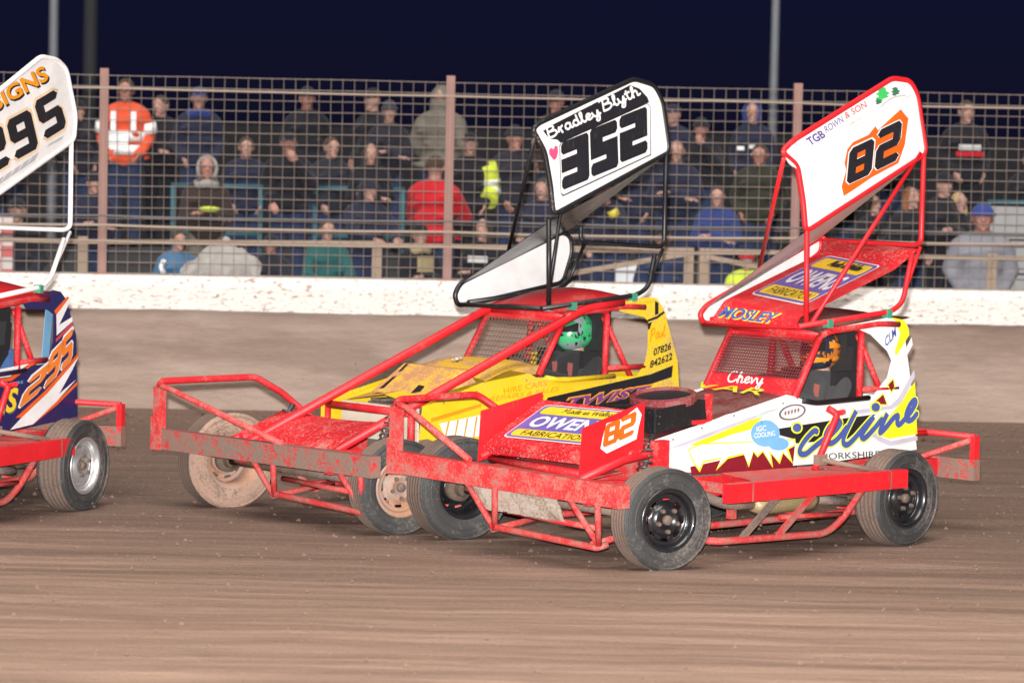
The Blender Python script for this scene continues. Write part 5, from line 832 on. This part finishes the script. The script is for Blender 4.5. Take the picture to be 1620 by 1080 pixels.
# ---------------- number 295
def bonnet295(car):
    grid_panel(car, 'bonnet', (2.03, -.445, .775), (2.03, .445, .775), (.66, .445, 1.025), (.66, -.445, 1.025), NAVY, .035)
    bumper_front(car, 2.97, -1.20, 1.07, .492, .455, -.36, 1.085, [(2.21, -1.17, .998), (2.12, -1.1, .92), (2.05, -.6, .68)], -.40, RED_MUD, -.33, .17)
    car.add('nose_board', B().plate([(2.675, -.592, .716), (2.763, .444, .735), (2.22, .444, 1.0), (2.14, -.592, 1.0)], .008), RED)
    car.add('quarter_lining', B().plate([(-.40, .41, 1.0), (-.50, .41, 1.02), (-.56, .41, 1.42), (-.46, .41, 1.44)], .006), plain('pale_blue_lining', (.16, .36, .55), .5))
S295 = [(2.07, .60), (2.02, .785), (1.37, .945), (.66, 1.036), (.45, 1.03), (-.40, 1.03), (-.46, 1.10), (-.505, 1.2), (-.51, 1.40), (-.42, 1.44), (-.12, 1.46), (-.08, 1.5), (-.30, 1.55), (-.50, 1.585), (-.60, 1.57), (-.68, 1.51), (-.832, 1.228), (-.87, .60), (.37, .555), (1.6, .555)]
P295 = dict(key='295', rl=(-.04, .925), crown=.15, body=NAVY, wing_tube=WHITE_TUBE, rim=RIM_SILVER, rim_far=RIM_SILVER, steer=-12, side=S295, tail=[(-.68, 1.50), (-.865, .60)], sill=NAVY, cage=RED, inner=RED, roof=RED_CLEAN,
    scuttle=RED, header=RED, mesh_mat=STEEL, dash=SEAT, bonnet=bonnet295, foil_mat=WHITE, plate_k=.28, mesh=(30, 11),
    wing=dict(near=[(.84, 2.76), (.72, 2.84), (-.337, 3.335), (-.56, 3.32), (-.70, 3.25), (-.84, 2.90), (-.82, 2.72), (.56, 2.19), (.60, 2.4), (.67, 2.66)],
        far=[(.60, 1.56), (.53, 1.625), (-.70, 2.11), (-.70, 2.0), (.174, 1.55), (.45, 1.49), (.56, 1.50)], foil=[(.56, 2.19), (-.80, 2.71), (.56, 1.595), (-.76, 2.11)], post=(.56,), rear=(-.78, 2.06), strut=(-.03, 1.9), diag=False))
c295, sp295, np295 = build_car('stock_car', (-4.0857, 24.993), 246.0, 'navy and red stock car with number 295 on its white-framed wing plate', P295)
decals(D295, lambda p: np295 if abs(p.y-.425) < .01 else sp295)

# ---------------------------------------------------------------- people
def limb(b, chain, n=10):
    pts = [Vector(c[0]) for c in chain]; rs = [c[1] for c in chain]
    P, Rr = [], []
    for i in range(len(pts)-1):
        for k in range(4): t = k/4; P.append(pts[i].lerp(pts[i+1], t)); Rr.append(rs[i]*(1-t)+rs[i+1]*t)
    P.append(pts[-1]); Rr.append(rs[-1])
    b.tube(P, Rr, n); b.sphere(pts[0], rs[0], 10, 8); b.sphere(pts[-1], rs[-1], 10, 8)
    for p, r in zip(pts[1:-1], rs[1:-1]): b.sphere(p, r, 10, 8)
def remeshed(name, b, voxel, it=4):
    me = b.mesh(name); fixn(me); o = bpy.data.objects.new(name, me); COL.objects.link(o)
    r = o.modifiers.new('r', 'REMESH'); r.mode = 'VOXEL'; r.voxel_size = voxel; r.use_smooth_shade = True
    if it: s = o.modifiers.new('s', 'SMOOTH'); s.iterations = it; s.factor = .5
    dg = bpy.context.evaluated_depsgraph_get(); out = bpy.data.meshes.new_from_object(o.evaluated_get(dg)); out.name = name
    bpy.data.objects.remove(o); bpy.data.meshes.remove(me)
    out.polygons.foreach_set('use_smooth', [True]*len(out.polygons)); return out
def hand(b, wrist, d, up_, side):
    d = Vector(d).normalized(); u = Vector(up_); u = (u-d*u.dot(d)).normalized(); s_ = d.cross(u)*side; w = Vector(wrist)
    for k in range(4):
        base = w+d*.075+s_*(-.03+.02*k); L = (.062, .075, .07, .052)[k]
        limb(b, [(w+d*.02+s_*(-.018+.012*k), .016), (base, .0125), (base+d*L*.55-u*.008, .0105), (base+d*L*.85-u*.03, .0095)], 6)
    limb(b, [(w+d*.015-s_*.02, .015), (w+d*.05-s_*.048-u*.008, .012), (w+d*.085-s_*.052-u*.022, .010)], 6)
POSES = {'pocket': (((.238, .05, 1.13), (.165, -.13, .96)),)*2, 'folded': (((.245, -.06, 1.12), (-.06, -.20, 1.16)), ((.245, -.06, 1.09), (-.10, -.19, 1.10))),
    'phone': (((.24, -.17, 1.16), (.07, -.21, 1.42)), ((.238, .05, 1.13), (.165, -.13, .96))), 'lean': (((.245, -.16, 1.12), (.13, -.36, 1.07)),)*2}
def head_parts(b, c):
    x, y, z = c
    b.sphere((x, y, z+.012), (.077, .098, .112), 16, 12); b.sphere((x, y-.032, z-.062), (.056, .062, .056), 12, 8)
    limb(b, [((x, y-.088, z+.02), .010), ((x, y-.104, z-.012), .017)], 8)
    for s_ in (-1, 1):
        b.sphere((x+s_*.08, y+.01, z), (.012, .024, .034), 8, 6); b.sphere((x+s_*.032, y-.072, z-.022), (.024, .02, .02), 8, 6)
        b.sphere((x+s_*.033, y-.076, z+.046), (.032, .014, .014), 8, 6); b.sphere((x+s_*.034, y-.074, z+.02), (.026, .016, .018), 8, 6)
    b.sphere((x, y-.082, z-.058), (.026, .016, .014), 8, 6); b.sphere((x, y-.082, z-.10), (.022, .018, .016), 8, 6)
    limb(b, [((x, y+.012, z-.21), .066), ((x, y+.008, z-.08), .06)])
_pt = {}
def person_meshes(pose):
    if pose in _pt: return _pt[pose]
    (eR, wR), (eL, wL) = POSES[pose]
    body = B(); head_parts(body, (0, -.01, 1.61))
    body.sphere((0, 0, .95), (.155, .11, .12), 14, 10); body.sphere((0, 0, 1.12), (.14, .1, .17), 14, 10); body.sphere((0, 0, 1.29), (.17, .11, .15), 14, 10)
    jack = B(); jack.sphere((0, .0, .96), (.19, .15, .16), 16, 12); jack.sphere((0, 0, 1.13), (.18, .145, .2), 16, 12); jack.sphere((0, .005, 1.29), (.19, .145, .15), 16, 12)
    jack.lathe([(.0, 1.46), (.088, 1.50), (.1, 1.46), (.13, 1.38), (0, 1.3)], 16, c=(0, .012, 0), axis='z')
    trou = B(); trou.sphere((0, 0, .93), (.175, .13, .13), 14, 10); shoe = B()
    for s_, (el, wr) in ((1, (eR, wR)), (-1, (eL, wL))):
        sh = (s_*.168, .012, 1.355); limb(jack, [((s_*.045, .02, 1.43), .075), ((s_*.12, .016, 1.40), .078), (sh, .082)]); el = (s_*el[0], el[1], el[2]); wr = (s_*wr[0], wr[1], wr[2])
        limb(body, [(sh, .055), (el, .042), (wr, .03)]); d = Vector(wr)-Vector(el)
        if pose != 'pocket': hand(body, wr, d, (0, 0, 1) if pose != 'phone' else (0, -1, 0), s_)
        else: hand(body, wr, d+Vector((0, 0, -.02)), (s_, 0, 0), 1)
        limb(jack, [(sh, .082), (tuple(Vector(sh).lerp(Vector(el), .5)), .074), (el, .066), (tuple(Vector(el).lerp(Vector(wr), .93)), .052)])
        limb(body, [((s_*.09, 0, .95), .085), ((s_*.1, -.01, .5), .055), ((s_*.1, .01, .1), .04)]); body.sphere((s_*.1, -.06, .045), (.042, .12, .04), 10, 8)
        limb(trou, [((s_*.092, 0, .93), .105), ((s_*.1, -.01, .5), .08), ((s_*.1, .01, .08), .07)]); shoe.sphere((s_*.1, -.065, .05), (.055, .145, .052), 12, 8)
    rr = random.Random(len(_pt))
    for q in range(26): jack.sphere((rr.uniform(-.19, .19), rr.choice((-.115, .12)), rr.uniform(.88, 1.34)), (rr.uniform(.03, .07), .03, rr.uniform(.012, .03)), 8, 6)   # folds
    out = dict(body=remeshed('person', body, .0085, 2), jacket=remeshed('jacket', jack, .02, 5), trousers=remeshed('trousers', trou, .022, 4), shoes=remeshed('shoes', shoe, .02, 2))
    _pt[pose] = out; return out
HEADC = (0, -.01, 1.61)
def headgear():
    H = {}; x, y, z = HEADC
    H['hair'] = B().grid(lambda u, v: Vector((x+.084*math.cos(2*math.pi*u)*math.sin(v*1.75), y+.018+.1*math.sin(2*math.pi*u)*math.sin(v*1.75), z+.02+.108*math.cos(v*1.75)+.03*max(0, -math.sin(2*math.pi*u))*v)), 24, 10)
    lh = B().sphere((x, y+.02, z+.02), (.09, .1, .112), 16, 10)
    for s_ in (-1, 1): limb(lh, [((x+s_*.06, y+.03, z+.02), .045), ((x+s_*.075, y+.01, z-.1), .04), ((x+s_*.07, y-.02, z-.24), .025)])
    limb(lh, [((x, y+.06, z), .06), ((x, y+.07, z-.2), .05)]); H['long_hair'] = lh
    H['beanie'] = B().grid(lambda u, v: Vector((x+.09*math.cos(2*math.pi*u)*math.sin(.05+v*1.5), y+.004+.106*math.sin(2*math.pi*u)*math.sin(.05+v*1.5), z+.035+.115*math.cos(.05+v*1.5))), 24, 8).lathe([(1, 0)], 1) if 0 else \
        B().grid(lambda u, v: Vector((x+.09*math.cos(2*math.pi*u)*math.sin(.05+v*1.5), y+.004+.106*math.sin(2*math.pi*u)*math.sin(.05+v*1.5), z+.035+.115*math.cos(.05+v*1.5))), 24, 8).tube([(x+.088*math.cos(t), y+.004+.104*math.sin(t), z+.045) for t in [2*math.pi*i/24 for i in range(24)]], .018, 8, closed=True)
    cap = B().grid(lambda u, v: Vector((x+.087*math.cos(2*math.pi*u)*math.sin(.05+v*1.5), y+.004+.104*math.sin(2*math.pi*u)*math.sin(.05+v*1.5), z+.04+.092*math.cos(.05+v*1.5))), 24, 8)
    cap.grid(lambda u, v: Vector((x+(-.07+.14*u), y-.085-.085*v*(1-(2*u-1)**2*.45), z+.052-.02*v-.012*(2*u-1)**2)), 10, 4); H['cap'] = cap
    hd = B().grid(lambda u, v: Vector((x+.112*math.cos(math.pi*u)*(.45+.55*math.sin(.3+v*1.9)), y-.045+.165*math.sin(.3+v*1.45)*math.sin(math.pi*u)**.6*1.0-.02*v, z+.12-.3*v+.03*math.sin(math.pi*u))), 20, 12)
    hd.tube([(x+.1*math.cos(t), y-.05+.03*abs(math.sin(t)), z+.0+.125*math.sin(t)) for t in [math.pi*(-.28+1.56*i/18) for i in range(19)]], .02, 8); hd.grid(lambda u, v: Vector((x+.112*math.cos(math.pi*u)*math.sin(.2+1.37*v), y+.0+.13*math.sin(math.pi*u)*math.sin(.2+1.37*v)-.04, z+.02+.125*math.cos(.2+1.37*v))), 20, 8)
    H['hood'] = hd
    out = {k: v.mesh(k) for k, v in H.items()}
    for k_, s_ in (('eye_a', -1), ('eye_b', 1)): out[k_] = B().sphere((x+s_*.033, y-.089, z+.024), (.0085, .006, .0045), 8, 6).mesh('eye')
    out['mouth'] = B().sphere((x, y-.097, z-.057), (.021, .006, .005), 8, 6).mesh('mouth')
    vest = B()
    return out
HG = headgear()
def link(name, me, mat, parent=None):
    if not me.materials: me.materials.append(None)
    o = bpy.data.objects.new(name, me); COL.objects.link(o); o.material_slots[0].link = 'OBJECT'; o.material_slots[0].material = mat
    if parent: o.parent = parent
    return o
EYE = plain('eye_dark', (.03, .02, .02), .3); LIP = plain('lip', (.24, .1, .085), .6); SHOE = plain('shoe', (.03, .03, .03), .6)
FEATURES = [('eye', HG['eye_a'], EYE), ('eye', HG['eye_b'], EYE), ('mouth', HG['mouth'], LIP)]
REFL = plain('reflective_tape', (.92, .92, .9), .3)
PR = random.Random(21)
def person(x, row, h, turn, pose, jc, tc, head, hc, label, group=None, skin=0, dy=0.0, extra=None, girth=1.0):
    M_ = person_meshes(pose); turn += PR.uniform(-24, 24) if abs(turn) < 90 else 0; girth *= PR.uniform(.94, 1.1)
    o = link('person', M_['body'], SKIN[skin]); k = h/1.735
    o.location = (x, DEPTH[row]+dy, FLOOR[row]); o.scale = (k*girth, k*girth, k); o.rotation_euler = (0, 0, math.radians(turn))
    tag(o, label, 'person', group or 'spectators behind the fence')
    link('jacket', M_['jacket'], jc, o); link('trousers', M_['trousers'], tc, o); link('shoes', M_['shoes'], SHOE, o)
    for n, me, mt in FEATURES: link(n, me, mt, o)
    for n in head: link({'cap': 'cap', 'beanie': 'beanie', 'hood': 'hood', 'hair': 'hair', 'long_hair': 'hair'}[n], HG[n], hc if n != 'hair' else HAIR, o)
    if extra: extra(o)
    return o
HAIR = cloth('brown_hair', (.06, .035, .02)); 
C = {k: cloth('cloth_'+k, c) for k, c in dict(navy=(.011, .014, .038), black=(.006, .006, .012), charcoal=(.013, .014, .024), grey=(.045, .047, .06), orange=(.75, .09, .03), blue=(.02, .04, .16), jeans=(.02, .034, .085), red=(.5, .008, .018),
    olive=(.022, .024, .015), brown=(.032, .02, .017), beige=(.15, .135, .11), palegrey=(.3, .29, .28), hivis=(.6, .72, .06), teal=(.012, .09, .09), sky=(.06, .15, .27), puffer=(.22, .225, .26), blonde=(.5, .36, .16), ginger=(.22, .09, .04),
    royal=(.025, .05, .24), patterned=(.34, .27, .15), white=(.6, .6, .6), dkhair=(.03, .02, .018)).items()}
def band(name, zc, h, r, mat):
    def f(o):
        b = B().lathe([(r, zc-h/2), (r+.006, zc-h/2), (r+.006, zc+h/2), (r, zc+h/2)], 24, axis='z')
        for i, p in enumerate(b.v): b.v[i] = (p[0]*1.0, p[1]*.74, p[2])
        obj(name, b, mat, o)
    return f
def several(*fs):
    def f(o):
        for g_ in fs: g_(o)
    return f
def arm_tape(o):
    for s_ in (-1, 1): obj('reflective_band', B().tube([(s_*.215, .03, 1.28), (s_*.235, .045, 1.17)], .082, 14), REFL, o)
def glare_patch(o): obj('glare_panel', B().grid(lambda u, v: Vector((-.17+.22*u, -.160+.03*(1-u)**2, 1.0+.2*v)), 6, 4), REFL, o)  # white patch added for the glare off the tape, put in as colour
def brace_tape(o):
    for s_ in (-1, 1): obj('reflective_band', B().box((s_*.1, -.148, 1.3), (.05, .012, .2)), REFL, o)
def scarf(mat):
    return lambda o: obj('scarf', B().tube([(.1*math.cos(t), .0+.095*math.sin(t), 1.45+.012*math.sin(3*t)) for t in [2*math.pi*i/20 for i in range(20)]], .042, 8, closed=True), mat, o)
def chest_print(mat, w=.22, h=.09, z=1.22):
    return lambda o: obj('chest_print', B().grid(lambda u, v: Vector((-w/2+w*u, -.150-.012*math.sin(math.pi*u), z-h/2+h*v)), 8, 3), mat, o)
def glasses(o): obj('glasses', B().tube([(.033+.024*math.cos(t), -.108, 1.634+.018*math.sin(t)) for t in [2*math.pi*i/12 for i in range(12)]], .003, 5, closed=True).tube([(-.033+.024*math.cos(t), -.108, 1.634+.018*math.sin(t)) for t in [2*math.pi*i/12 for i in range(12)]], .003, 5, closed=True), plain('spectacle_frame', (.4, .4, .42), .2, .8), o)
person(-4.38, 3, 1.88, 15, 'pocket', C['orange'], C['jeans'], ['hair'], HAIR, 'marshal in bright orange high-visibility jacket with white reflective tape', extra=several(arm_tape, brace_tape, glare_patch, band('reflective_band', 1.14, .09, .195, REFL), band('reflective_band', 1.0, .1, .2, REFL)), skin=1)
person(-3.56, 3, 1.80, 0, 'pocket', C['navy'], C['jeans'], ['cap'], C['blue'], 'man in navy jacket with blue cap and bright blue scarf', extra=scarf(C['royal']))
person(-4.02, 3, 1.70, -10, 'folded', C['black'], C['black'], ['hair'], HAIR, 'bare-headed person all in black next to the orange marshal', dy=.35); person(-4.92, 3, 1.62, 20, 'pocket', C['charcoal'], C['jeans'], ['beanie'], C['black'], 'person in charcoal jacket and beanie between the 295 wing and the marshal')
person(-2.35, 3, 1.83, 10, 'pocket', C['black'], C['jeans'], ['cap'], C['charcoal'], 'tall man in black coat and dark flat cap in the back row', skin=1)
person(-1.63, 3, 1.83, -20, 'pocket', C['black'], C['black'], ['cap'], C['black'], 'man in black cap standing just behind the grey beanie', dy=.45)
person(-1.42, 3, 1.68, 5, 'folded', C['charcoal'], C['jeans'], ['beanie'], C['grey'], 'man in charcoal jacket and grey beanie in the back row', dy=-.2)
person(-.85, 3, 1.86, 160, 'pocket', C['beige'], C['jeans'], ['hood'], C['beige'], 'person in beige hooded coat seen from behind above the red jacket', dy=.1, girth=1.08)
person(.44, 3, 1.85, -10, 'pocket', C['brown'], C['jeans'], ['cap'], C['charcoal'], 'man in brown jacket and flat cap beside the number 352 wing', skin=1)
person(1.75, 3, 1.72, -15, 'pocket', C['navy'], C['jeans'], ['cap'], C['navy'], 'man in navy jacket and navy cap behind the bald man')
person(2.06, 3, 1.56, -25, 'phone', C['black'], C['jeans'], ['beanie'], C['charcoal'], 'person in black beanie raising a hand to the mouth', skin=1, dy=-.15)
person(2.66, 3, 1.77, -25, 'pocket', C['navy'], C['jeans'], ['hood'], C['royal'], 'person in bright blue hood over navy jacket with reflective strips', extra=lambda o: obj('reflective_band', B().box((.05, -.156, 1.24), (.09, .012, .04)), REFL, o) and obj('reflective_band', B().box((-.1, -.153, 1.22), (.09, .012, .045)), REFL, o), dy=.2)
person(5.03, 3, 1.83, 20, 'pocket', C['black'], C['black'], ['hair'], HAIR, 'man in black sweatshirt with red and white chest logo', extra=several(chest_print(C['red'], .3, .05, 1.17), chest_print(C['white'], .24, .06, 1.24)))
person(-2.48, 2, 1.72, 25, 'phone', C['black'], C['jeans'], ['cap'], C['black'], 'man in black cap holding a hand up to his chin', skin=1)
person(-1.58, 2, 1.62, 15, 'folded', C['black'], C['black'], ['long_hair'], C['dkhair'], 'woman with long dark hair and folded arms', dy=-.1)
person(-.5, 2, 1.76, -8, 'pocket', C['black'], C['black'], ['cap'], C['black'], 'man in black cap and top with a yellow high-visibility sleeve', dy=-.3, extra=lambda o: (obj('high_visibility_sleeve', B().tube([(.19, .01, 1.4), (.235, .04, 1.25), (.25, .05, 1.13), (.2, -.06, 1.0)], .112, 12, .05), C['hivis'], o), obj('reflective_band', B().tube([(.236, .04, 1.235), (.24, .042, 1.185)], .119, 12), REFL, o), obj('reflective_band', B().tube([(.247, .045, 1.13), (.243, .03, 1.09)], .119, 12), REFL, o)))
person(-.02, 2, 1.83, 5, 'pocket', C['charcoal'], C['jeans'], ['beanie'], C['charcoal'], 'man in charcoal jacket and dark beanie beside the yellow sleeve', skin=1)
person(1.75, 2, 1.72, -5, 'folded', C['navy'], C['jeans'], [], None, 'bald man in dark navy jacket with folded arms', girth=1.1)
person(2.66, 2, 1.70, -10, 'pocket', C['olive'], C['jeans'], ['hair'], HAIR, 'broad man in olive green jacket and glasses', extra=glasses, skin=1, girth=1.18)
person(-.86, 1, 1.86, 165, 'lean', C['red'], C['jeans'], ['hair'], HAIR, 'person in bright red padded jacket turned away from the track', girth=1.2, dy=.15)
person(4.57, 1, 1.78, 15, 'folded', C['black'], C['black'], ['beanie'], C['black'], 'person all in black with black beanie and folded arms', dy=.1)
person(-3.29, 1, 1.80, 0, 'folded', C['brown'], C['beige'], ['hood'], C['palegrey'], 'smiling man in pale grey hood and brown jacket with glasses', extra=several(glasses, scarf(C['palegrey']), lambda o: obj('snack_wrapper', B().sphere((0, -.26, 1.2), (.12, .05, .03), 10, 6), C['hivis'], o)), skin=1)
person(-1.57, 1, 1.58, 10, 'lean', C['navy'], C['jeans'], ['beanie', 'hood'], C['charcoal'], 'man in navy hooded coat and beanie leaning on the rail', girth=1.12)
person(4.21, 1, 1.63, 25, 'pocket', C['black'], C['jeans'], ['long_hair'], C['ginger'], 'ginger-haired person in black jacket with white shoulder marks')
person(4.75, 1, 1.58, 20, 'folded', C['black'], C['jeans'], ['long_hair'], C['blonde'], 'woman with shoulder-length blonde hair and black jacket', dy=.2)
person(4.85, 0, 1.92, 15, 'pocket', C['puffer'], C['jeans'], ['beanie'], C['royal'], 'man in pale grey padded jacket and bright blue beanie at the fence', skin=1, girth=1.2)
person(3.81, 1, 1.54, 25, 'folded', C['black'], C['black'], ['long_hair'], C['dkhair'], 'brown-haired woman seen between the red tubes of the 82 wing')
person(-3.49, 0, 1.49, 10, 'pocket', C['sky'], C['jeans'], ['hair'], HAIR, 'child in light blue coat with a white reflective strip', extra=lambda o: obj('reflective_band', B().tube([(-.2, -.09, 1.38), (-.25, -.1, 1.3), (-.22, -.12, 1.22)], .03, 8, .04), REFL, o))
person(-2.52, 0, 1.47, -10, 'lean', C['charcoal'], C['jeans'], ['cap'], C['charcoal'], 'youngster in grey coat and dark cap low behind the wall', skin=1)
person(-1.94, 0, 1.64, 15, 'lean', C['teal'], C['black'], ['hair'], HAIR, 'youth in teal jacket leaning on the timber rail')
person(-.98, 0, 1.60, 5, 'folded', C['black'], C['black'], ['beanie'], C['black'], 'woman in black beanie with patterned tan scarf', extra=several(scarf(C['patterned']), chest_print(C['patterned'], .2, .18, 1.3)))
person(-.32, 0, 1.68, 0, 'folded', C['black'], C['black'], ['long_hair'], C['dkhair'], 'woman in black top with white lettered print', extra=chest_print(C['white'], .24, .07, 1.3))
person(2.42, 0, 1.40, -10, 'lean', C['hivis'], C['jeans'], ['beanie'], C['red'], 'child in red beanie and yellow high-visibility coat low at the fence')
person(.93, 1, 1.68, 0, 'phone', C['navy'], C['jeans'], ['hair'], HAIR, 'person in navy coat with yellow cuff under the 352 wing', extra=lambda o: obj('cuff', B().tube([(.14, -.20, 1.30), (.1, -.21, 1.37)], .062, 12), plain('yellow_cuff', (.6, .5, .05), .7), o))
for x, row, h, turn, pose, jc, hg, label in (
    (1.30, 2, 1.66, -10, 'pocket', 'navy', 'beanie', 'person in navy jacket and black beanie just right of the cool box'), (-5.17, 0, 1.78, 10, 'pocket', 'charcoal', 'cap', 'man in charcoal jacket and black cap next to the checked board'),
    (3.52, 2, 1.72, 0, 'folded', 'charcoal', 'hair', 'person in charcoal jacket with folded arms behind the 82 wing'), (5.62, 2, 1.70, 20, 'pocket', 'black', 'cap', 'man in black jacket and cap behind the pale grey panels'),
    (.30, 1, 1.64, -10, 'lean', 'navy', 'hair', 'bare-headed person in navy coat leaning forward behind the 352 wing'), (2.16, 1, 1.60, 0, 'folded', 'blue', 'hair', 'person in mid-blue coat with folded arms below the olive jacket'),
    (3.17, 1, 1.60, 10, 'lean', 'black', 'beanie', 'person in black beanie leaning forward behind the 82 wing'), (-5.7, 3, 1.7, 0, 'pocket', 'navy', 'cap', 'man in navy jacket and black cap behind the 295 wing'),
    (-4.5, 1, 1.6, 10, 'folded', 'navy', 'beanie', 'person in navy jacket and black beanie below the orange marshal'), (-2.95, 2, 1.66, 0, 'pocket', 'navy', 'hair', 'bare-headed man in navy coat behind the pale grey tarpaulin'),
    (.95, 2, 1.7, 0, 'folded', 'black', 'cap', 'man in black cap with folded arms above the yellow cuff'), (1.55, 0, 1.62, 10, 'pocket', 'jeans', 'cap', 'person in denim-blue jacket and black cap by the braced timber posts'),
    (.55, 0, 1.5, -10, 'folded', 'navy', 'beanie', 'child in navy coat and black beanie with folded arms'), (-2.02, 2, 1.68, 8, 'pocket', 'charcoal', 'hair', 'bare-headed man in charcoal jacket beside the hand-to-chin man'),
    (4.2, 3, 1.72, 0, 'pocket', 'black', 'cap', 'man in black cap behind the ginger-haired person'), (5.9, 1, 1.7, 10, 'folded', 'charcoal', 'beanie', 'person in charcoal jacket and beanie beyond the pale grey panels')):
    person(x, row, h, turn, pose, C[jc], C['jeans'], [hg], C['black'], label, dy=.08)

# ---- drivers, strapped in their seats
def helmet_paint(name, a, b_):
    m, t, bs = nodes(name); n1 = tex(t, (1, 1, 2.2), ns=9, detail=3, rough=.5); n2 = tex(t, (2, 1, 1), ns=14, detail=2, loc=(4, 1, 0))
    c = mix(t, ramp(t, n1, .49, .52), a, b_); c = mix(t, ramp(t, n2, .60, .62), c, (.02, .02, .025)); c = mix(t, ramp(t, n2, .30, .33, (1, 1, 1, 1), (0, 0, 0, 1)), c, (.6, .62, .6))
    t.links.new(c, bs.inputs['Base Color']); bs.inputs['Roughness'].default_value = .28; return m
def driver(car, hx, label, suit, shell, accent, visor, name='person'):
    """seated, arms forward to the wheel; car axes: +x ahead"""
    h = Vector((hx, -.0, 1.315)); b = B(); s = B()
    def both(chain, rs, extra):
        limb(b, list(zip(chain, rs))); limb(s, [(p, r+extra) for p, r in zip(chain, rs)])
    b.sphere(h+Vector((0, 0, .0)), (.095, .077, .115), 14, 10); limb(b, [(h+Vector((-.02, 0, -.1)), .055), (h+Vector((-.03, 0, -.2)), .06)])
    for c_, r in ((( -.06, 0, .66), (.13, .17, .12)), ((-.08, 0, .84), (.11, .15, .17)), ((-.10, 0, 1.0), (.12, .19, .15))):
        p = Vector(c_)+Vector((hx+.1, 0, 0)); b.sphere(p, r, 14, 10); s.sphere(p, tuple(q+.028 for q in r), 16, 12)
    s.lathe([(0, 1.17), (.075, 1.165), (.095, 1.12), (.12, 1.05), (0, 1.0)], 14, c=(hx-.01, 0, 0), axis='z')
    for y in (1, -1):
        both([Vector((hx, y*.2, 1.07)), Vector((hx+.2, y*.29, .90)), Vector((.37, y*.155, 1.0))], [.055, .042, .032], .03)
        both([Vector((hx+.04, y*.1, .66)), Vector((hx+.5, y*.14, .80)), Vector((.85, y*.12, .5))], [.085, .06, .042], .022)
        hand(b, (.37, y*.155, 1.0), (1, 0, .1), (0, y, .3), 1)
    e = link(name, remeshed(name, b, .009, 2), SKIN[0]); e.parent = None
    e.matrix_world = Matrix.Translation(car.e.location) @ Matrix.Rotation(car.e.rotation_euler.z, 4, 'Z')
    e.location = car.e.location; e.rotation_euler = car.e.rotation_euler
    tag(e, label, 'person', 'racing drivers')
    link('race_suit', remeshed('race_suit', s, .018, 4), suit, e)
    # gloves
    gl = B()
    for y in (1, -1):
        hand(gl, (.365, y*.155, 1.0), (1, 0, .1), (0, y, .3), 1); limb(gl, [(Vector((.33, y*.165, .985)), .045), (Vector((.40, y*.155, 1.0)), .05)])
    obj('gloves', gl, SEAT, e)
    # helmet: shell with chin bar, visor opening, peak
    hb = B()
    def hs(u, v):
        t = 2*math.pi*u; ph = math.pi*(.02+.80*v); r = 1+.12*max(0, math.cos(t))*max(0, math.sin(ph*1.0))*(v > .45)
        dx = .155*math.cos(t)*math.sin(ph)*r; dz = .152*math.cos(ph)+.005
        if dx > 0: dz -= .35*dx*max(0, v-.45)                     # chin bar drops and juts forward
        return h+Vector((dx*(1+.45*max(0, v-.5)*(dx > 0)), .135*math.sin(t)*math.sin(ph), dz))
    hb.grid(hs, 32, 18); hm = obj('helmet', hb, shell, e)
    vb = B().grid(lambda u, v: h+(hs((-1.05+2.1*u)/(2*math.pi), .42+.17*v)-h)*1.01, 14, 4); obj('visor', vb, visor, hm)
    pk = B().grid(lambda u, v: h+Vector((.10+.13*v, -.105+.21*u, .105-.025*v-.03*(2*u-1)**2)), 8, 4).grid(lambda u, v: h+Vector((.10+.13*v, -.105+.21*u, .098-.025*v-.03*(2*u-1)**2)), 8, 4, flip=True); obj('helmet_peak', pk, accent, hm)
    for k, (z0, z1, a0, a1) in enumerate(((.20, .30, .35, 1.5), (.66, .80, .15, 1.3), (.42, .55, 1.25, 2.2), (.70, .80, 1.5, 2.6))):
        obj('helmet_stripe', B().grid(lambda u, v: h+(hs((a0+(a1-a0)*u)/(2*math.pi), z0+(z1-z0)*(v*(1-.6*u)+.5*u))-h)*1.012, 10, 4), accent, hm)
    obj('harness', B().bar((hx+.135, .09, 1.08), (hx+.13, .05, .74), .05, .006, (1, 0, 0)).bar((hx+.135, -.09, 1.08), (hx+.13, -.05, .74), .05, .006, (1, 0, 0)), plain('harness_webbing', (.35, .1, .08), .7), e)
    return e
driver(c352, -.13, 'driver in black race suit and green and grey helmet in the 352 car', cloth('suit_black', (.02, .02, .022), .3), helmet_paint('helmet_green_grey', (.22, .25, .27), (.03, .38, .14)), plain('helmet_green', (.05, .42, .16), .3), plain('visor_dark', (.02, .02, .02), .15))
driver(c82, -.10, 'driver in charcoal race suit and dark helmet with orange in the 82 car', cloth('suit_charcoal', (.05, .05, .052), .3), helmet_paint('helmet_dark_orange', (.025, .03, .05), (.5, .16, .02)), plain('helmet_orange', (.75, .25, .02), .3), plain('visor_dark', (.02, .02, .02), .15))
driver(c295, -.28, 'driver in blue and black suit in the navy 295 car', cloth('suit_blue', (.05, .13, .32), .3), plain('helmet_white', (.5, .5, .52), .3), plain('helmet_navy', (.03, .035, .06), .3), plain('visor_dark', (.02, .02, .02), .15))
